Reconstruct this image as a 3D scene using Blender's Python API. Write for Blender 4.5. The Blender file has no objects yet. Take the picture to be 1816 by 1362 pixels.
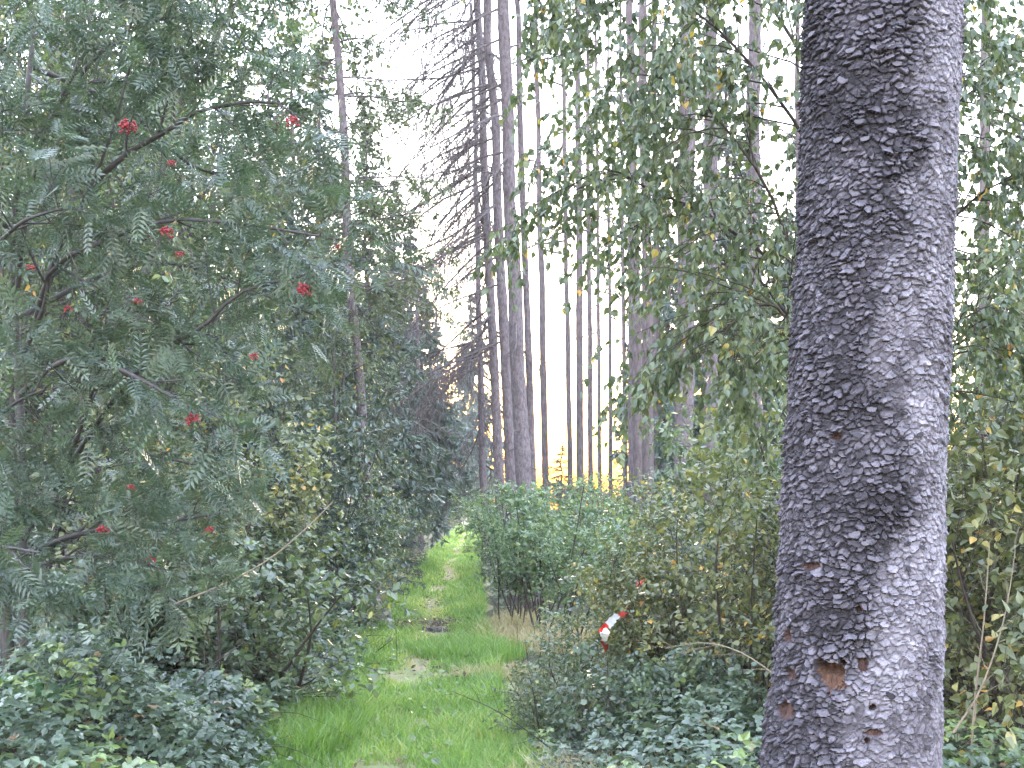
import bpy, math, random
import numpy as np
from mathutils import Matrix, Vector

# ------------------------------------------------------------------ camera, sky, sun, exposure
scene = bpy.context.scene
col = scene.collection
CAM_H, F, CX, HY = 1.6, 2192.0, 908.0, 900.0          # eye height; focal length, centre and horizon in photo pixels

cam_data = bpy.data.cameras.new('camera')
cam_data.sensor_width = 36.0
cam_data.lens = 36.0 * F / 1816.0
cam_data.shift_y = (HY - 681.0) / 1816.0
cam_data.clip_start = 0.1
cam_data.clip_end = 2000.0
cam = bpy.data.objects.new('camera', cam_data)
col.objects.link(cam)
cam.location = (0, 0, CAM_H)
cam.rotation_euler = (math.radians(90), 0, 0)
scene.camera = cam

SUN_EL, SUN_AZ = math.radians(7.0), math.radians(2.5)    # low evening sun, straight up the path
world = bpy.data.worlds.new('World')
scene.world = world
world.use_nodes = True
wn = world.node_tree
sky = wn.nodes.new('ShaderNodeTexSky')
sky.sky_type = 'NISHITA'
sky.sun_disc = False
sky.sun_elevation = SUN_EL
sky.sun_rotation = SUN_AZ
sky.altitude = 300
sky.air_density = 1.95
sky.dust_density = 0.4
sky.ozone_density = 1.6
bg = wn.nodes['Background']
bg.inputs['Strength'].default_value = 0.15
veil = wn.nodes.new('ShaderNodeMixRGB')                   # thin even cloud over the whole sky
veil.blend_type = 'ADD'
geo = wn.nodes.new('ShaderNodeTexCoord')
sep = wn.nodes.new('ShaderNodeSeparateXYZ')
wn.links.new(geo.outputs['Generated'], sep.inputs['Vector'])
strip = wn.nodes.new('ShaderNodeMapRange')                # the cloud ends in a clear strip along the horizon
strip.interpolation_type = 'SMOOTHSTEP'
strip.inputs['From Min'].default_value = 0.0
strip.inputs['From Max'].default_value = 0.18
wn.links.new(sep.outputs['Z'], strip.inputs['Value'])
wn.links.new(strip.outputs['Result'], veil.inputs['Fac'])
veil.inputs['Color2'].default_value = (2.2, 2.45, 3.35, 1)
dim = wn.nodes.new('ShaderNodeMixRGB')                    # the cloud veil takes some of the clear sky's light
dim.blend_type = 'MULTIPLY'
dim.inputs['Fac'].default_value = 1.0
dim.inputs['Color2'].default_value = (.6, .6, .6, 1)
wn.links.new(sky.outputs['Color'], dim.inputs['Color1'])
wn.links.new(dim.outputs['Color'], veil.inputs['Color1'])
wn.links.new(veil.outputs['Color'], bg.inputs['Color'])

sun_data = bpy.data.lights.new('sun', 'SUN')
sun_data.energy = 0.5
sun_data.angle = math.radians(10)
sun_data.color = (1.0, 0.78, 0.55)
sun = bpy.data.objects.new('sun', sun_data)
col.objects.link(sun)
sd = Vector((math.sin(SUN_AZ) * math.cos(SUN_EL), math.cos(SUN_AZ) * math.cos(SUN_EL), math.sin(SUN_EL)))
sun.rotation_euler = sd.to_track_quat('Z', 'Y').to_euler()
sun.location = (0, 0, 30)

scene.view_settings.view_transform = 'Standard'
scene.view_settings.look = 'None'
scene.view_settings.gamma = 1.0
scene.view_settings.exposure = 3.5
scene.render.engine = 'CYCLES'
scene.cycles.use_denoising = True
scene.cycles.max_bounces = 5
scene.cycles.diffuse_bounces = 3
scene.cycles.glossy_bounces = 2
scene.cycles.volume_bounces = 0
scene.cycles.use_adaptive_sampling = True
scene.cycles.adaptive_threshold = 0.03
scene.cycles.transmission_bounces = 3
scene.cycles.sample_clamp_indirect = 6.0

rng = np.random.default_rng(7)
random.seed(7)


def at(px, py, Y):
    return np.array([(px - CX) / F * Y, Y, CAM_H + (HY - py) / F * Y])


def gx(px, Y):
    return (px - CX) / F * Y


# ------------------------------------------------------------------ materials
def new_mat(name):
    m = bpy.data.materials.new(name)
    m.use_nodes = True
    nt = m.node_tree
    b = nt.nodes['Principled BSDF']
    return m, nt, b


def ramp(nt, stops, src, interp='LINEAR'):
    r = nt.nodes.new('ShaderNodeValToRGB')
    r.color_ramp.interpolation = interp
    e = r.color_ramp.elements
    while len(e) < len(stops):
        e.new(0.5)
    for k, (p, c) in enumerate(stops):
        e[k].position = p
        e[k].color = (*c, 1)
    nt.links.new(src, r.inputs['Fac'])
    return r


LEAF = 1.3


def leaf_mat(name, stops, rough=0.45, transl=0.35, spec=0.75, gain=1.3):
    m, nt, b = new_mat(name)
    a = nt.nodes.new('ShaderNodeAttribute')
    a.attribute_name = 'tint'
    r = ramp(nt, [(p, tuple(min(.6, x * LEAF) for x in c)) for p, c in stops], a.outputs['Fac'])
    nt.links.new(r.outputs['Color'], b.inputs['Base Color'])
    b.inputs['Roughness'].default_value = rough * .85
    b.inputs['Specular IOR Level'].default_value = spec
    t = nt.nodes.new('ShaderNodeBsdfTranslucent')
    mul = nt.nodes.new('ShaderNodeMixRGB')
    mul.blend_type = 'MULTIPLY'
    mul.inputs['Fac'].default_value = 1.0
    mul.inputs['Color2'].default_value = (gain, gain * 1.1, gain * 0.55, 1)
    nt.links.new(r.outputs['Color'], mul.inputs['Color1'])
    nt.links.new(mul.outputs['Color'], t.inputs['Color'])
    mx = nt.nodes.new('ShaderNodeMixShader')
    mx.inputs['Fac'].default_value = transl
    nt.links.new(b.outputs['BSDF'], mx.inputs[1])
    nt.links.new(t.outputs['BSDF'], mx.inputs[2])
    nt.links.new(mx.outputs['Shader'], nt.nodes['Material Output'].inputs['Surface'])
    return m


def wood_mat(name, c0, c1, scale=14.0, stretch=0.25, bump=0.4, rough=0.9):
    m, nt, b = new_mat(name)
    tc = nt.nodes.new('ShaderNodeTexCoord')
    mp = nt.nodes.new('ShaderNodeMapping')
    mp.inputs['Scale'].default_value = (1, 1, stretch)
    nt.links.new(tc.outputs['Object'], mp.inputs['Vector'])
    n = nt.nodes.new('ShaderNodeTexNoise')
    n.inputs['Scale'].default_value = scale
    n.inputs['Detail'].default_value = 8
    n.inputs['Roughness'].default_value = 0.7
    nt.links.new(mp.outputs['Vector'], n.inputs['Vector'])
    r = ramp(nt, [(0.3, c0), (0.7, c1)], n.outputs['Fac'])
    nt.links.new(r.outputs['Color'], b.inputs['Base Color'])
    b.inputs['Roughness'].default_value = rough
    b.inputs['Specular IOR Level'].default_value = 0.2
    bp = nt.nodes.new('ShaderNodeBump')
    bp.inputs['Strength'].default_value = bump
    bp.inputs['Distance'].default_value = 0.02
    nt.links.new(n.outputs['Fac'], bp.inputs['Height'])
    nt.links.new(bp.outputs['Normal'], b.inputs['Normal'])
    return m


def plain_mat(name, c, rough=0.6, spec=0.4):
    m, nt, b = new_mat(name)
    n = nt.nodes.new('ShaderNodeTexNoise')
    n.inputs['Scale'].default_value = 40
    r = ramp(nt, [(0.3, tuple(x * 0.75 for x in c)), (0.7, tuple(min(1, x * 1.15) for x in c))], n.outputs['Fac'])
    nt.links.new(r.outputs['Color'], b.inputs['Base Color'])
    b.inputs['Roughness'].default_value = rough
    b.inputs['Specular IOR Level'].default_value = spec
    return m


M = {}
M['rowan'] = leaf_mat('rowan_leaf', [(0, (.040, .062, .048)), (.5, (.062, .090, .068)), (.85, (.085, .115, .070)), (1, (.16, .16, .06))], .36, .28)
M['birch'] = leaf_mat('birch_leaf', [(0, (.052, .075, .046)), (.5, (.088, .116, .066)), (.86, (.130, .150, .074)), (.93, (.36, .28, .07)), (1, (.45, .24, .07))], .36, .34)
M['birch_yellow'] = leaf_mat('yellowing_birch_leaf', [(0, (.066, .082, .045)), (.45, (.118, .132, .066)), (.8, (.190, .190, .088)), (.92, (.34, .26, .07)), (1, (.46, .23, .07))], .38, .30)
M['hazel'] = leaf_mat('shrub_leaf', [(0, (.050, .075, .048)), (.5, (.098, .130, .074)), (.9, (.160, .190, .092)), (1, (.28, .26, .08))], .38, .32)
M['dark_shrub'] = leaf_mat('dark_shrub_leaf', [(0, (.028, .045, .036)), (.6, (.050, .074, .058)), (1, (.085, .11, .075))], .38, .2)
M['sapling'] = leaf_mat('sapling_leaf', [(0, (.058, .095, .060)), (.5, (.108, .160, .088)), (.9, (.185, .230, .105)), (1, (.34, .29, .08))], .38, .34)
M['bramble'] = leaf_mat('bramble_leaf', [(0, (.045, .068, .050)), (.5, (.085, .120, .083)), (.8, (.125, .168, .088)), (.95, (.17, .24, .07)), (1, (.20, .13, .07))], .34, .22)
M['spruce'] = leaf_mat('spruce_needle', [(0, (.032, .052, .042)), (.6, (.058, .088, .068)), (1, (.10, .13, .085))], .5, .15)
M['spruce_pale'] = leaf_mat('pale_spruce_needle', [(0, (.045, .070, .058)), (.6, (.072, .105, .084)), (1, (.11, .14, .095))], .5, .2)
M['larch'] = leaf_mat('larch_needle', [(0, (.055, .072, .045)), (.6, (.085, .105, .06)), (1, (.14, .145, .08))], .5, .3)
M['grass'] = leaf_mat('path_grass', [(0, (.070, .135, .034)), (.4, (.140, .235, .058)), (.75, (.220, .290, .085)), (1, (.40, .34, .16))], .45, .42)
M['dry_grass'] = leaf_mat('dry_grass_blade', [(0, (.26, .20, .13)), (.6, (.36, .29, .20)), (1, (.24, .26, .12))], .6, .3, .3)
M['fern'] = leaf_mat('fern_frond', [(0, (.045, .10, .06)), (1, (.08, .15, .09))], .4, .3)
M['litter'] = leaf_mat('litter_leaf', [(0, (.07, .05, .035)), (.6, (.15, .11, .07)), (1, (.28, .22, .12))], .7, .1, .3)
M['trunk'] = wood_mat('spruce_bark', (.060, .048, .053), (.225, .188, .205), 24, .45, 1.)
M['trunk_far'] = wood_mat('far_bark', (.070, .055, .058), (.20, .162, .168), 16, .3, .8)
M['twig'] = wood_mat('dead_twig', (.075, .062, .064), (.155, .132, .134), 20, .5, .2)
M['rowan_bark'] = wood_mat('rowan_bark', (.045, .040, .042), (.105, .095, .095), 30, .4, .4, .7)
M['stem'] = wood_mat('dark_stem', (.035, .028, .026), (.085, .070, .062), 40, .4, .2, .8)
M['pale_stem'] = wood_mat('pale_dry_stem', (.16, .13, .10), (.30, .25, .19), 40, .4, .2, .8)
M['berry'] = plain_mat('rowan_berry', (.29, .018, .030), .35, .5)
M['tape_red'] = plain_mat('red_tape', (.72, .035, .03), .4)
M['tape_white'] = plain_mat('white_tape', (.78, .78, .80), .4)
M['mud'] = plain_mat('dark_mud', (.05, .042, .04), .7)
M['inner_bark'] = wood_mat('inner_bark', (.045, .028, .028), (.155, .095, .085), 60, .3, .8)
M['wood'] = wood_mat('pecked_wood', (.07, .036, .028), (.26, .155, .115), 60, .25, .8)


# ------------------------------------------------------------------ mesh building
class Buf:
    def __init__(self):
        self.v, self.l, self.s, self.t, self.n = [], [], [], [], 0

    def add(self, verts, faces, tint):
        """verts (N,3), faces: array (Fc,k); tint scalar or (N,)"""
        verts = np.asarray(verts, dtype=np.float32).reshape(-1, 3)
        faces = np.asarray(faces, dtype=np.int32)
        self.v.append(verts)
        self.l.append((faces + self.n).ravel())
        self.s.append(np.full(faces.shape[0], faces.shape[1], dtype=np.int32))
        self.t.append(np.broadcast_to(np.asarray(tint, dtype=np.float32), (len(verts),)))
        self.n += len(verts)

    def mesh(self, name, mat, smooth=False):
        me = bpy.data.meshes.new(name)
        if self.n:
            v = np.concatenate(self.v)
            l = np.concatenate(self.l)
            s = np.concatenate(self.s)
            me.vertices.add(len(v))
            me.vertices.foreach_set('co', v.ravel())
            me.loops.add(len(l))
            me.loops.foreach_set('vertex_index', l)
            me.polygons.add(len(s))
            me.polygons.foreach_set('loop_start', np.concatenate([[0], np.cumsum(s)[:-1]]).astype(np.int32))
            a = me.attributes.new('tint', 'FLOAT', 'POINT')
            a.data.foreach_set('value', np.concatenate(self.t))
            me.polygons.foreach_set('use_smooth', np.full(len(s), smooth))
            me.update(calc_edges=True)
        for m in (mat if isinstance(mat, (list, tuple)) else [mat]):
            me.materials.append(m)
        return me


def nrm(a):
    return a / (np.linalg.norm(a, axis=-1, keepdims=True) + 1e-9)


def tubes(buf, P, R, sides=3, tint=0.5, cap=False):
    """P (M,n,3) polylines, R (M,n) radii"""
    P = np.asarray(P, dtype=np.float64)
    R = np.asarray(R, dtype=np.float64)
    Mn, n, _ = P.shape
    T = np.empty_like(P)
    T[:, 1:-1] = P[:, 2:] - P[:, :-2]
    T[:, 0] = P[:, 1] - P[:, 0]
    T[:, -1] = P[:, -1] - P[:, -2]
    T = nrm(T)
    ref = np.where(np.abs(T[:, :1, 2:3]) > 0.8, np.array([1.0, 0, 0]), np.array([0, 0, 1.0]))
    U = nrm(np.cross(T, np.broadcast_to(ref, T.shape)))
    V = np.cross(T, U)
    ang = np.arange(sides) / sides * 2 * np.pi
    ring = (U[:, :, None] * np.cos(ang)[None, None, :, None] + V[:, :, None] * np.sin(ang)[None, None, :, None])
    verts = P[:, :, None] + ring * R[:, :, None, None]
    base = (np.arange(Mn) * n * sides)[:, None, None]
    i = (np.arange(n - 1) * sides)[None, :, None]
    k = np.arange(sides)[None, None, :]
    k2 = (k + 1) % sides
    f = np.stack([base + i + k, base + i + k2, base + i + sides + k2, base + i + sides + k], -1).reshape(-1, 4)
    buf.add(verts.reshape(-1, 3), f, tint)


def lerp_poly(P, idx, t):
    k = P.shape[1]
    f = np.clip(t, 0, .9999) * (k - 1)
    i = f.astype(int)
    w = (f - i)[:, None]
    a, b = P[idx, i], P[idx, i + 1]
    return a * (1 - w) + b * w, nrm(b - a), i, w[:, 0]


def perp(T):
    ref = np.where(np.abs(T[:, 2:3]) > 0.9, np.array([1.0, 0, 0]), np.array([0, 0, 1.0]))
    U = nrm(np.cross(T, ref))
    return U, np.cross(T, U)


def march(pos, d, L, n, grav, wob, r0, tip=0.25):
    N = len(pos)
    P = np.empty((N, n, 3))
    P[:, 0] = pos
    d = nrm(d)
    seg = (np.broadcast_to(L, (N,)) / (n - 1))[:, None]
    for j in range(1, n):
        d = d + rng.normal(0, wob, (N, 3))
        d[:, 2] -= grav / (n - 1)
        d = nrm(d)
        P[:, j] = P[:, j - 1] + d * seg
    R = np.broadcast_to(r0, (N,))[:, None] * np.linspace(1, tip, n)[None]
    return P, R


def sub(P, R, cnt, t0, t1, L, ang, n=5, grav=0., wob=.12, rr=.55, up=0., taper=.4, rmin=.0012, flat=None):
    Mn = P.shape[0]
    idx = np.repeat(np.arange(Mn), cnt)
    t = t0 + (t1 - t0) * (np.tile(np.arange(cnt), Mn) + rng.uniform(0, 1, Mn * cnt)) / cnt
    pos, T, i, w = lerp_poly(P, idx, t)
    U, V = perp(T)
    az = rng.uniform(0, 2 * np.pi, len(t))
    a = math.radians(ang) * rng.uniform(.7, 1.25, len(t))
    side = U * np.cos(az)[:, None] + V * np.sin(az)[:, None]
    if flat is not None:
        side = nrm(U * np.where(rng.uniform(size=len(t)) < .5, -1, 1)[:, None] + V * rng.normal(0, flat, len(t))[:, None])
    d = T * np.cos(a)[:, None] + side * np.sin(a)[:, None]
    d[:, 2] += up
    length = (L[idx] if np.ndim(L) else L) * (1 - taper * t) * rng.uniform(.65, 1.25, len(t))
    r0 = np.maximum((R[idx, i] * (1 - w) + R[idx, np.minimum(i + 1, P.shape[1] - 1)] * w) * rr, rmin)
    return march(pos, d, length, n, grav, wob, r0)


# leaf templates: (verts, faces) with the leaf along +y, width x, normal z
T_OVAL = (np.array([(0, 0, 0), (.20, .28, .05), (.24, .6, .04), (0, 1, -.08), (-.24, .6, .04), (-.20, .28, .05)]), np.array([(0, 1, 2, 3), (0, 3, 4, 5)]))
T_BIRCH = (np.array([(0, 0, 0), (.34, .22, .07), (.30, .5, .05), (0, 1.05, -.1), (-.30, .5, .05), (-.34, .22, .07)]), np.array([(0, 1, 2, 3), (0, 3, 4, 5)]))
T_ROUND = (np.array([(0, 0, 0), (.30, .25, .06), (.38, .6, .06), (0, 1, -.05), (-.38, .6, .06), (-.30, .25, .06)]), np.array([(0, 1, 2, 3), (0, 3, 4, 5)]))
T_KITE = (np.array([(0, 0, 0), (.28, .42, .07), (0, 1, -.05), (-.28, .42, .07)]), np.array([(0, 1, 2), (0, 2, 3)]))
T_NEEDLE = (np.array([(0, 0, 0), (.17, .35, .05), (0, 1, -.06), (-.17, .35, .05)]), np.array([(0, 1, 2), (0, 2, 3)]))


def combine(items):
    V, Fq, n = [], [], 0
    for v, f in items:
        V.append(v)
        Fq.append(f + n)
        n += len(v)
    return np.concatenate(V), np.concatenate(Fq)


def pinnate(pairs=6, ll=.30, droop=.35, w=1.0, fold=0.0):
    items = []
    rz = lambda y: -droop * y * y
    items.append((np.array([(-.008, 0, 0), (.008, 0, 0), (.006, .5, rz(.5)), (-.006, .5, rz(.5))]), np.array([(0, 1, 2), (0, 2, 3)])))
    items.append((np.array([(-.006, .5, rz(.5)), (.006, .5, rz(.5)), (.004, 1, rz(1)), (-.004, 1, rz(1))]), np.array([(0, 1, 2), (0, 2, 3)])))
    kv, kf = T_KITE
    for q in range(pairs * 2 + 1):
        if q == pairs * 2:
            y, a, s = .93, 0, ll * .9
        else:
            y = .2 + .72 * (q // 2) / (pairs - 1)
            a = (1 if q % 2 else -1) * math.radians(68 - 14 * (q // 2) / pairs)
            s = ll * (1 - .35 * abs((q // 2) / pairs - .4))
        v = kv * np.array([s * .95 * w, s, s])
        c, sn = math.cos(a), math.sin(a)
        v = np.stack([v[:, 0] * c + v[:, 1] * sn, -v[:, 0] * sn + v[:, 1] * c, v[:, 2] - abs(sn) * fold * v[:, 1]], -1)
        v[:, 2] += -.25 * np.abs(v[:, 0])
        v = v + np.array([0, y, rz(y)])
        items.append((v, kf))
    return combine(items)


def trifoliate():
    items = []
    kv, kf = T_ROUND
    for a, s, y in ((-75, .5, .42), (75, .5, .42), (0, .6, .45)):
        a = math.radians(a)
        v = kv * s
        c, sn = math.cos(a), math.sin(a)
        v = np.stack([v[:, 0] * c + v[:, 1] * sn, -v[:, 0] * sn + v[:, 1] * c, v[:, 2] - .18 * v[:, 1]], -1) + np.array([0, y, 0])
        items.append((v, kf))
    return combine(items)


T_ROWAN = [pinnate(6, .30, .30, .60), pinnate(7, .28, .55, .58), pinnate(6, .32, .1, .62)]
T_TRI = trifoliate()


def leaves(buf, tmpl, pos, d, nv, size, tint):
    tv, tf = tmpl
    N = len(pos)
    d = nrm(d)
    nv = nv - d * np.sum(nv * d, -1, keepdims=True)
    nv = nrm(nv)
    x = np.cross(d, nv)
    size = np.broadcast_to(size, (N,))[:, None, None]
    # every leaf a little different: curl and width
    cw = rng.uniform(.75, 1.2, (N, 1, 1))
    cz = rng.uniform(-.6, 2.2, (N, 1, 1))
    V = pos[:, None] + size * (tv[None, :, 0:1] * cw * x[:, None] + tv[None, :, 1:2] * d[:, None] + tv[None, :, 2:3] * cz * nv[:, None])
    k = len(tv)
    f = (tf[None] + (np.arange(N) * k)[:, None, None]).reshape(-1, tf.shape[1])
    buf.add(V.reshape(-1, 3), f, np.repeat(np.broadcast_to(tint, (N,)), k))


def leaves_on(buf, tmpl, P, cnt, size, t0=.1, t1=1., droop=.2, spread=.8, nup=1.0, nrand=.6, tint=None, yellow=.0, along=.35, jitter=.0):
    Mn = P.shape[0]
    idx = np.repeat(np.arange(Mn), cnt)
    t = rng.uniform(t0, t1, len(idx))
    pos, T, _, _ = lerp_poly(P, idx, t)
    U, V = perp(T)
    az = rng.uniform(0, 2 * np.pi, len(idx))
    d = T * along + (U * np.cos(az)[:, None] + V * np.sin(az)[:, None]) * spread
    d[:, 2] -= droop
    if jitter:
        pos = pos + rng.normal(0, jitter, pos.shape)
    nv = np.array([0, 0, nup]) + rng.normal(0, nrand, pos.shape)
    N = len(idx)
    if tint is None:
        tw = np.repeat(rng.uniform(0, 1, Mn), cnt)
        tint = np.clip(-.05 + .62 * tw + rng.uniform(-.2, .4, N), 0, .86)
        if yellow:
            y = rng.uniform(size=N) < yellow
            tint = np.where(y, rng.uniform(.9, 1, N), tint)
    leaves(buf, tmpl, pos, d, nv, (size[idx] if np.ndim(size) else size) * rng.uniform(.6, 1.2, N), tint)


# ------------------------------------------------------------------ things and parts
def tag(o, label, cat, group=None, kind=None):
    if label:
        o['label'] = label
    if cat:
        o['category'] = cat
    if group:
        o['group'] = group
    if kind:
        o['kind'] = kind
    return o


def thing(name, label, cat, loc=(0, 0, 0), rz=0., group=None, sc=1.):
    o = bpy.data.objects.new(name, None)
    col.objects.link(o)
    o.empty_display_size = .1
    o.location = [float(c) for c in loc]
    o.rotation_euler = (0, 0, rz)
    o.scale = (sc, sc, sc) if np.isscalar(sc) else sc
    return tag(o, label, cat, group)


def part(name, me, parent, kind=None, label=None):
    o = bpy.data.objects.new(name, me)
    col.objects.link(o)
    o.parent = parent
    if kind:
        o['kind'] = kind
    if label:
        o['label'] = label
    return o


def place(proto, name, label, cat, loc, rz=0., group=None, sc=1.):
    r = thing(name, label, cat, loc, rz, group, sc)
    for pn, me in proto:
        part(pn, me, r)
    return r


def poly_px(pts, n):
    """control points (px,py,Y) -> smooth polyline of n points in metres"""
    A = np.array([at(*p) for p in pts])
    t = np.linspace(0, len(A) - 1, n)
    i = np.clip(t.astype(int), 0, len(A) - 2)
    w = (t - i)[:, None]
    p0, p1, p2, p3 = A[np.maximum(i - 1, 0)], A[i], A[i + 1], A[np.minimum(i + 2, len(A) - 1)]
    return .5 * ((2 * p1) + (-p0 + p2) * w + (2 * p0 - 5 * p1 + 4 * p2 - p3) * w * w + (-p0 + 3 * p1 - 3 * p2 + p3) * w ** 3)


# ------------------------------------------------------------------ ground and path
def path_x(Y):
    return np.interp(Y, [4, 7.6, 12, 17.5, 35, 100, 130], [-.66, -.76, -.92, -1.18, -1.72, -3.45, -4.3])


def path_hw(Y):
    return np.interp(Y, [4, 7.6, 9.5, 12, 17.5, 35, 100, 130], [.7, .75, .62, .62, .6, .72, .8, .8])


def build_ground():
    m, nt, b = new_mat('forest_floor')
    tc = nt.nodes.new('ShaderNodeTexCoord')
    n1 = nt.nodes.new('ShaderNodeTexNoise')
    n1.inputs['Scale'].default_value = .8
    n1.inputs['Detail'].default_value = 6
    n2 = nt.nodes.new('ShaderNodeTexNoise')
    n2.inputs['Scale'].default_value = 22
    n2.inputs['Detail'].default_value = 8
    for n in (n1, n2):
        nt.links.new(tc.outputs['Object'], n.inputs['Vector'])
    r1 = ramp(nt, [(.35, (.05, .042, .03)), (.65, (.055, .075, .03))], n1.outputs['Fac'])
    r2 = ramp(nt, [(.3, (.4, .4, .4)), (.7, (1.3, 1.25, 1.1))], n2.outputs['Fac'])
    mu = nt.nodes.new('ShaderNodeMixRGB')
    mu.blend_type = 'MULTIPLY'
    mu.inputs['Fac'].default_value = 1
    nt.links.new(r1.outputs['Color'], mu.inputs['Color1'])
    nt.links.new(r2.outputs['Color'], mu.inputs['Color2'])
    nt.links.new(mu.outputs['Color'], b.inputs['Base Color'])
    b.inputs['Roughness'].default_value = .95
    bp = nt.nodes.new('ShaderNodeBump')
    bp.inputs['Distance'].default_value = .04
    nt.links.new(n2.outputs['Fac'], bp.inputs['Height'])
    nt.links.new(bp.outputs['Normal'], b.inputs['Normal'])
    bu = Buf()
    bu.add([(-500, -300, 0), (500, -300, 0), (500, 900, 0), (-500, 900, 0)], [(0, 1, 2, 3)], .5)
    o = part('ground', bu.mesh('ground', m), None)
    tag(o, 'brown leaf-littered forest floor under the bushes', 'ground', kind='structure')

    m, nt, b = new_mat('path_soil')
    tc = nt.nodes.new('ShaderNodeTexCoord')
    n1 = nt.nodes.new('ShaderNodeTexNoise')
    n1.inputs['Scale'].default_value = 2.6
    n1.inputs['Detail'].default_value = 7
    nt.links.new(tc.outputs['Object'], n1.inputs['Vector'])
    r1 = ramp(nt, [(.35, (.27, .21, .15)), (.5, (.20, .19, .09)), (.7, (.13, .17, .055))], n1.outputs['Fac'])
    nt.links.new(r1.outputs['Color'], b.inputs['Base Color'])
    b.inputs['Roughness'].default_value = .95
    Ys = np.concatenate([np.arange(3, 30, .5), np.arange(30, 131, 2.)])
    bu = Buf()
    V, Fc = [], []
    for k, Y in enumerate(Ys):
        for q in range(5):
            u = -1 + q * .5
            V.append((path_x(Y) + u * (path_hw(Y) + .25 + .1 * math.sin(Y * 2.1 + q)), Y, .012 if abs(u) < 1 else .004))
    for k in range(len(Ys) - 1):
        for q in range(4):
            a = k * 5 + q
            Fc.append((a, a + 1, a + 6, a + 5))
    bu.add(V, Fc, .5)
    o = part('path', bu.mesh('path', m, True), None)
    tag(o, 'narrow grassy footpath running straight into the wood', 'path', kind='structure')


build_ground()


def vnoise(x, y, seed, scale):
    """smooth value noise 0..1"""
    r = np.random.default_rng(seed)
    G = r.uniform(0, 1, (64, 64))
    x = x / scale + 1000
    y = y / scale + 1000
    i, j = np.floor(x).astype(int), np.floor(y).astype(int)
    u, v = x - i, y - j
    u, v = u * u * (3 - 2 * u), v * v * (3 - 2 * v)
    a, b = G[i % 64, j % 64], G[(i + 1) % 64, j % 64]
    c, d = G[i % 64, (j + 1) % 64], G[(i + 1) % 64, (j + 1) % 64]
    return (a * (1 - u) + b * u) * (1 - v) + (c * (1 - u) + d * u) * v


def blades(buf, X, Y, z0, h, w, tint, lean=.35):
    N = len(X)
    az = rng.uniform(0, 2 * np.pi, N)
    f = rng.uniform(0, 2 * np.pi, N)
    ld = np.stack([np.cos(az), np.sin(az), np.zeros(N)], -1) * (lean * h * rng.uniform(.2, 1.6, N))[:, None]
    sx = np.stack([np.cos(f), np.sin(f), np.zeros(N)], -1) * (w * .5)[:, None] if np.ndim(w) else np.stack([np.cos(f), np.sin(f), np.zeros(N)], -1) * w * .5
    p = np.stack([X, Y, np.broadcast_to(z0, (N,))], -1)
    mid = p + ld * .35 + np.array([0, 0, 1]) * (h * .6)[:, None]
    tip = p + ld + np.array([0, 0, 1]) * h[:, None]
    V = np.stack([p - sx, p + sx, mid + sx * .8, mid - sx * .8, tip], 1).reshape(-1, 3)
    b = (np.arange(N) * 5)[:, None]
    tt = np.repeat(np.broadcast_to(tint, (N,)), 5)
    n0 = buf.n
    buf.add(V, b + np.array([[0, 1, 2, 3]]), tt)
    # tip triangles share the same vertices
    buf.l.append((b + np.array([[3, 2, 4]]) + n0).ravel().astype(np.int32))
    buf.s.append(np.full(N, 3, dtype=np.int32))


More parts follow.
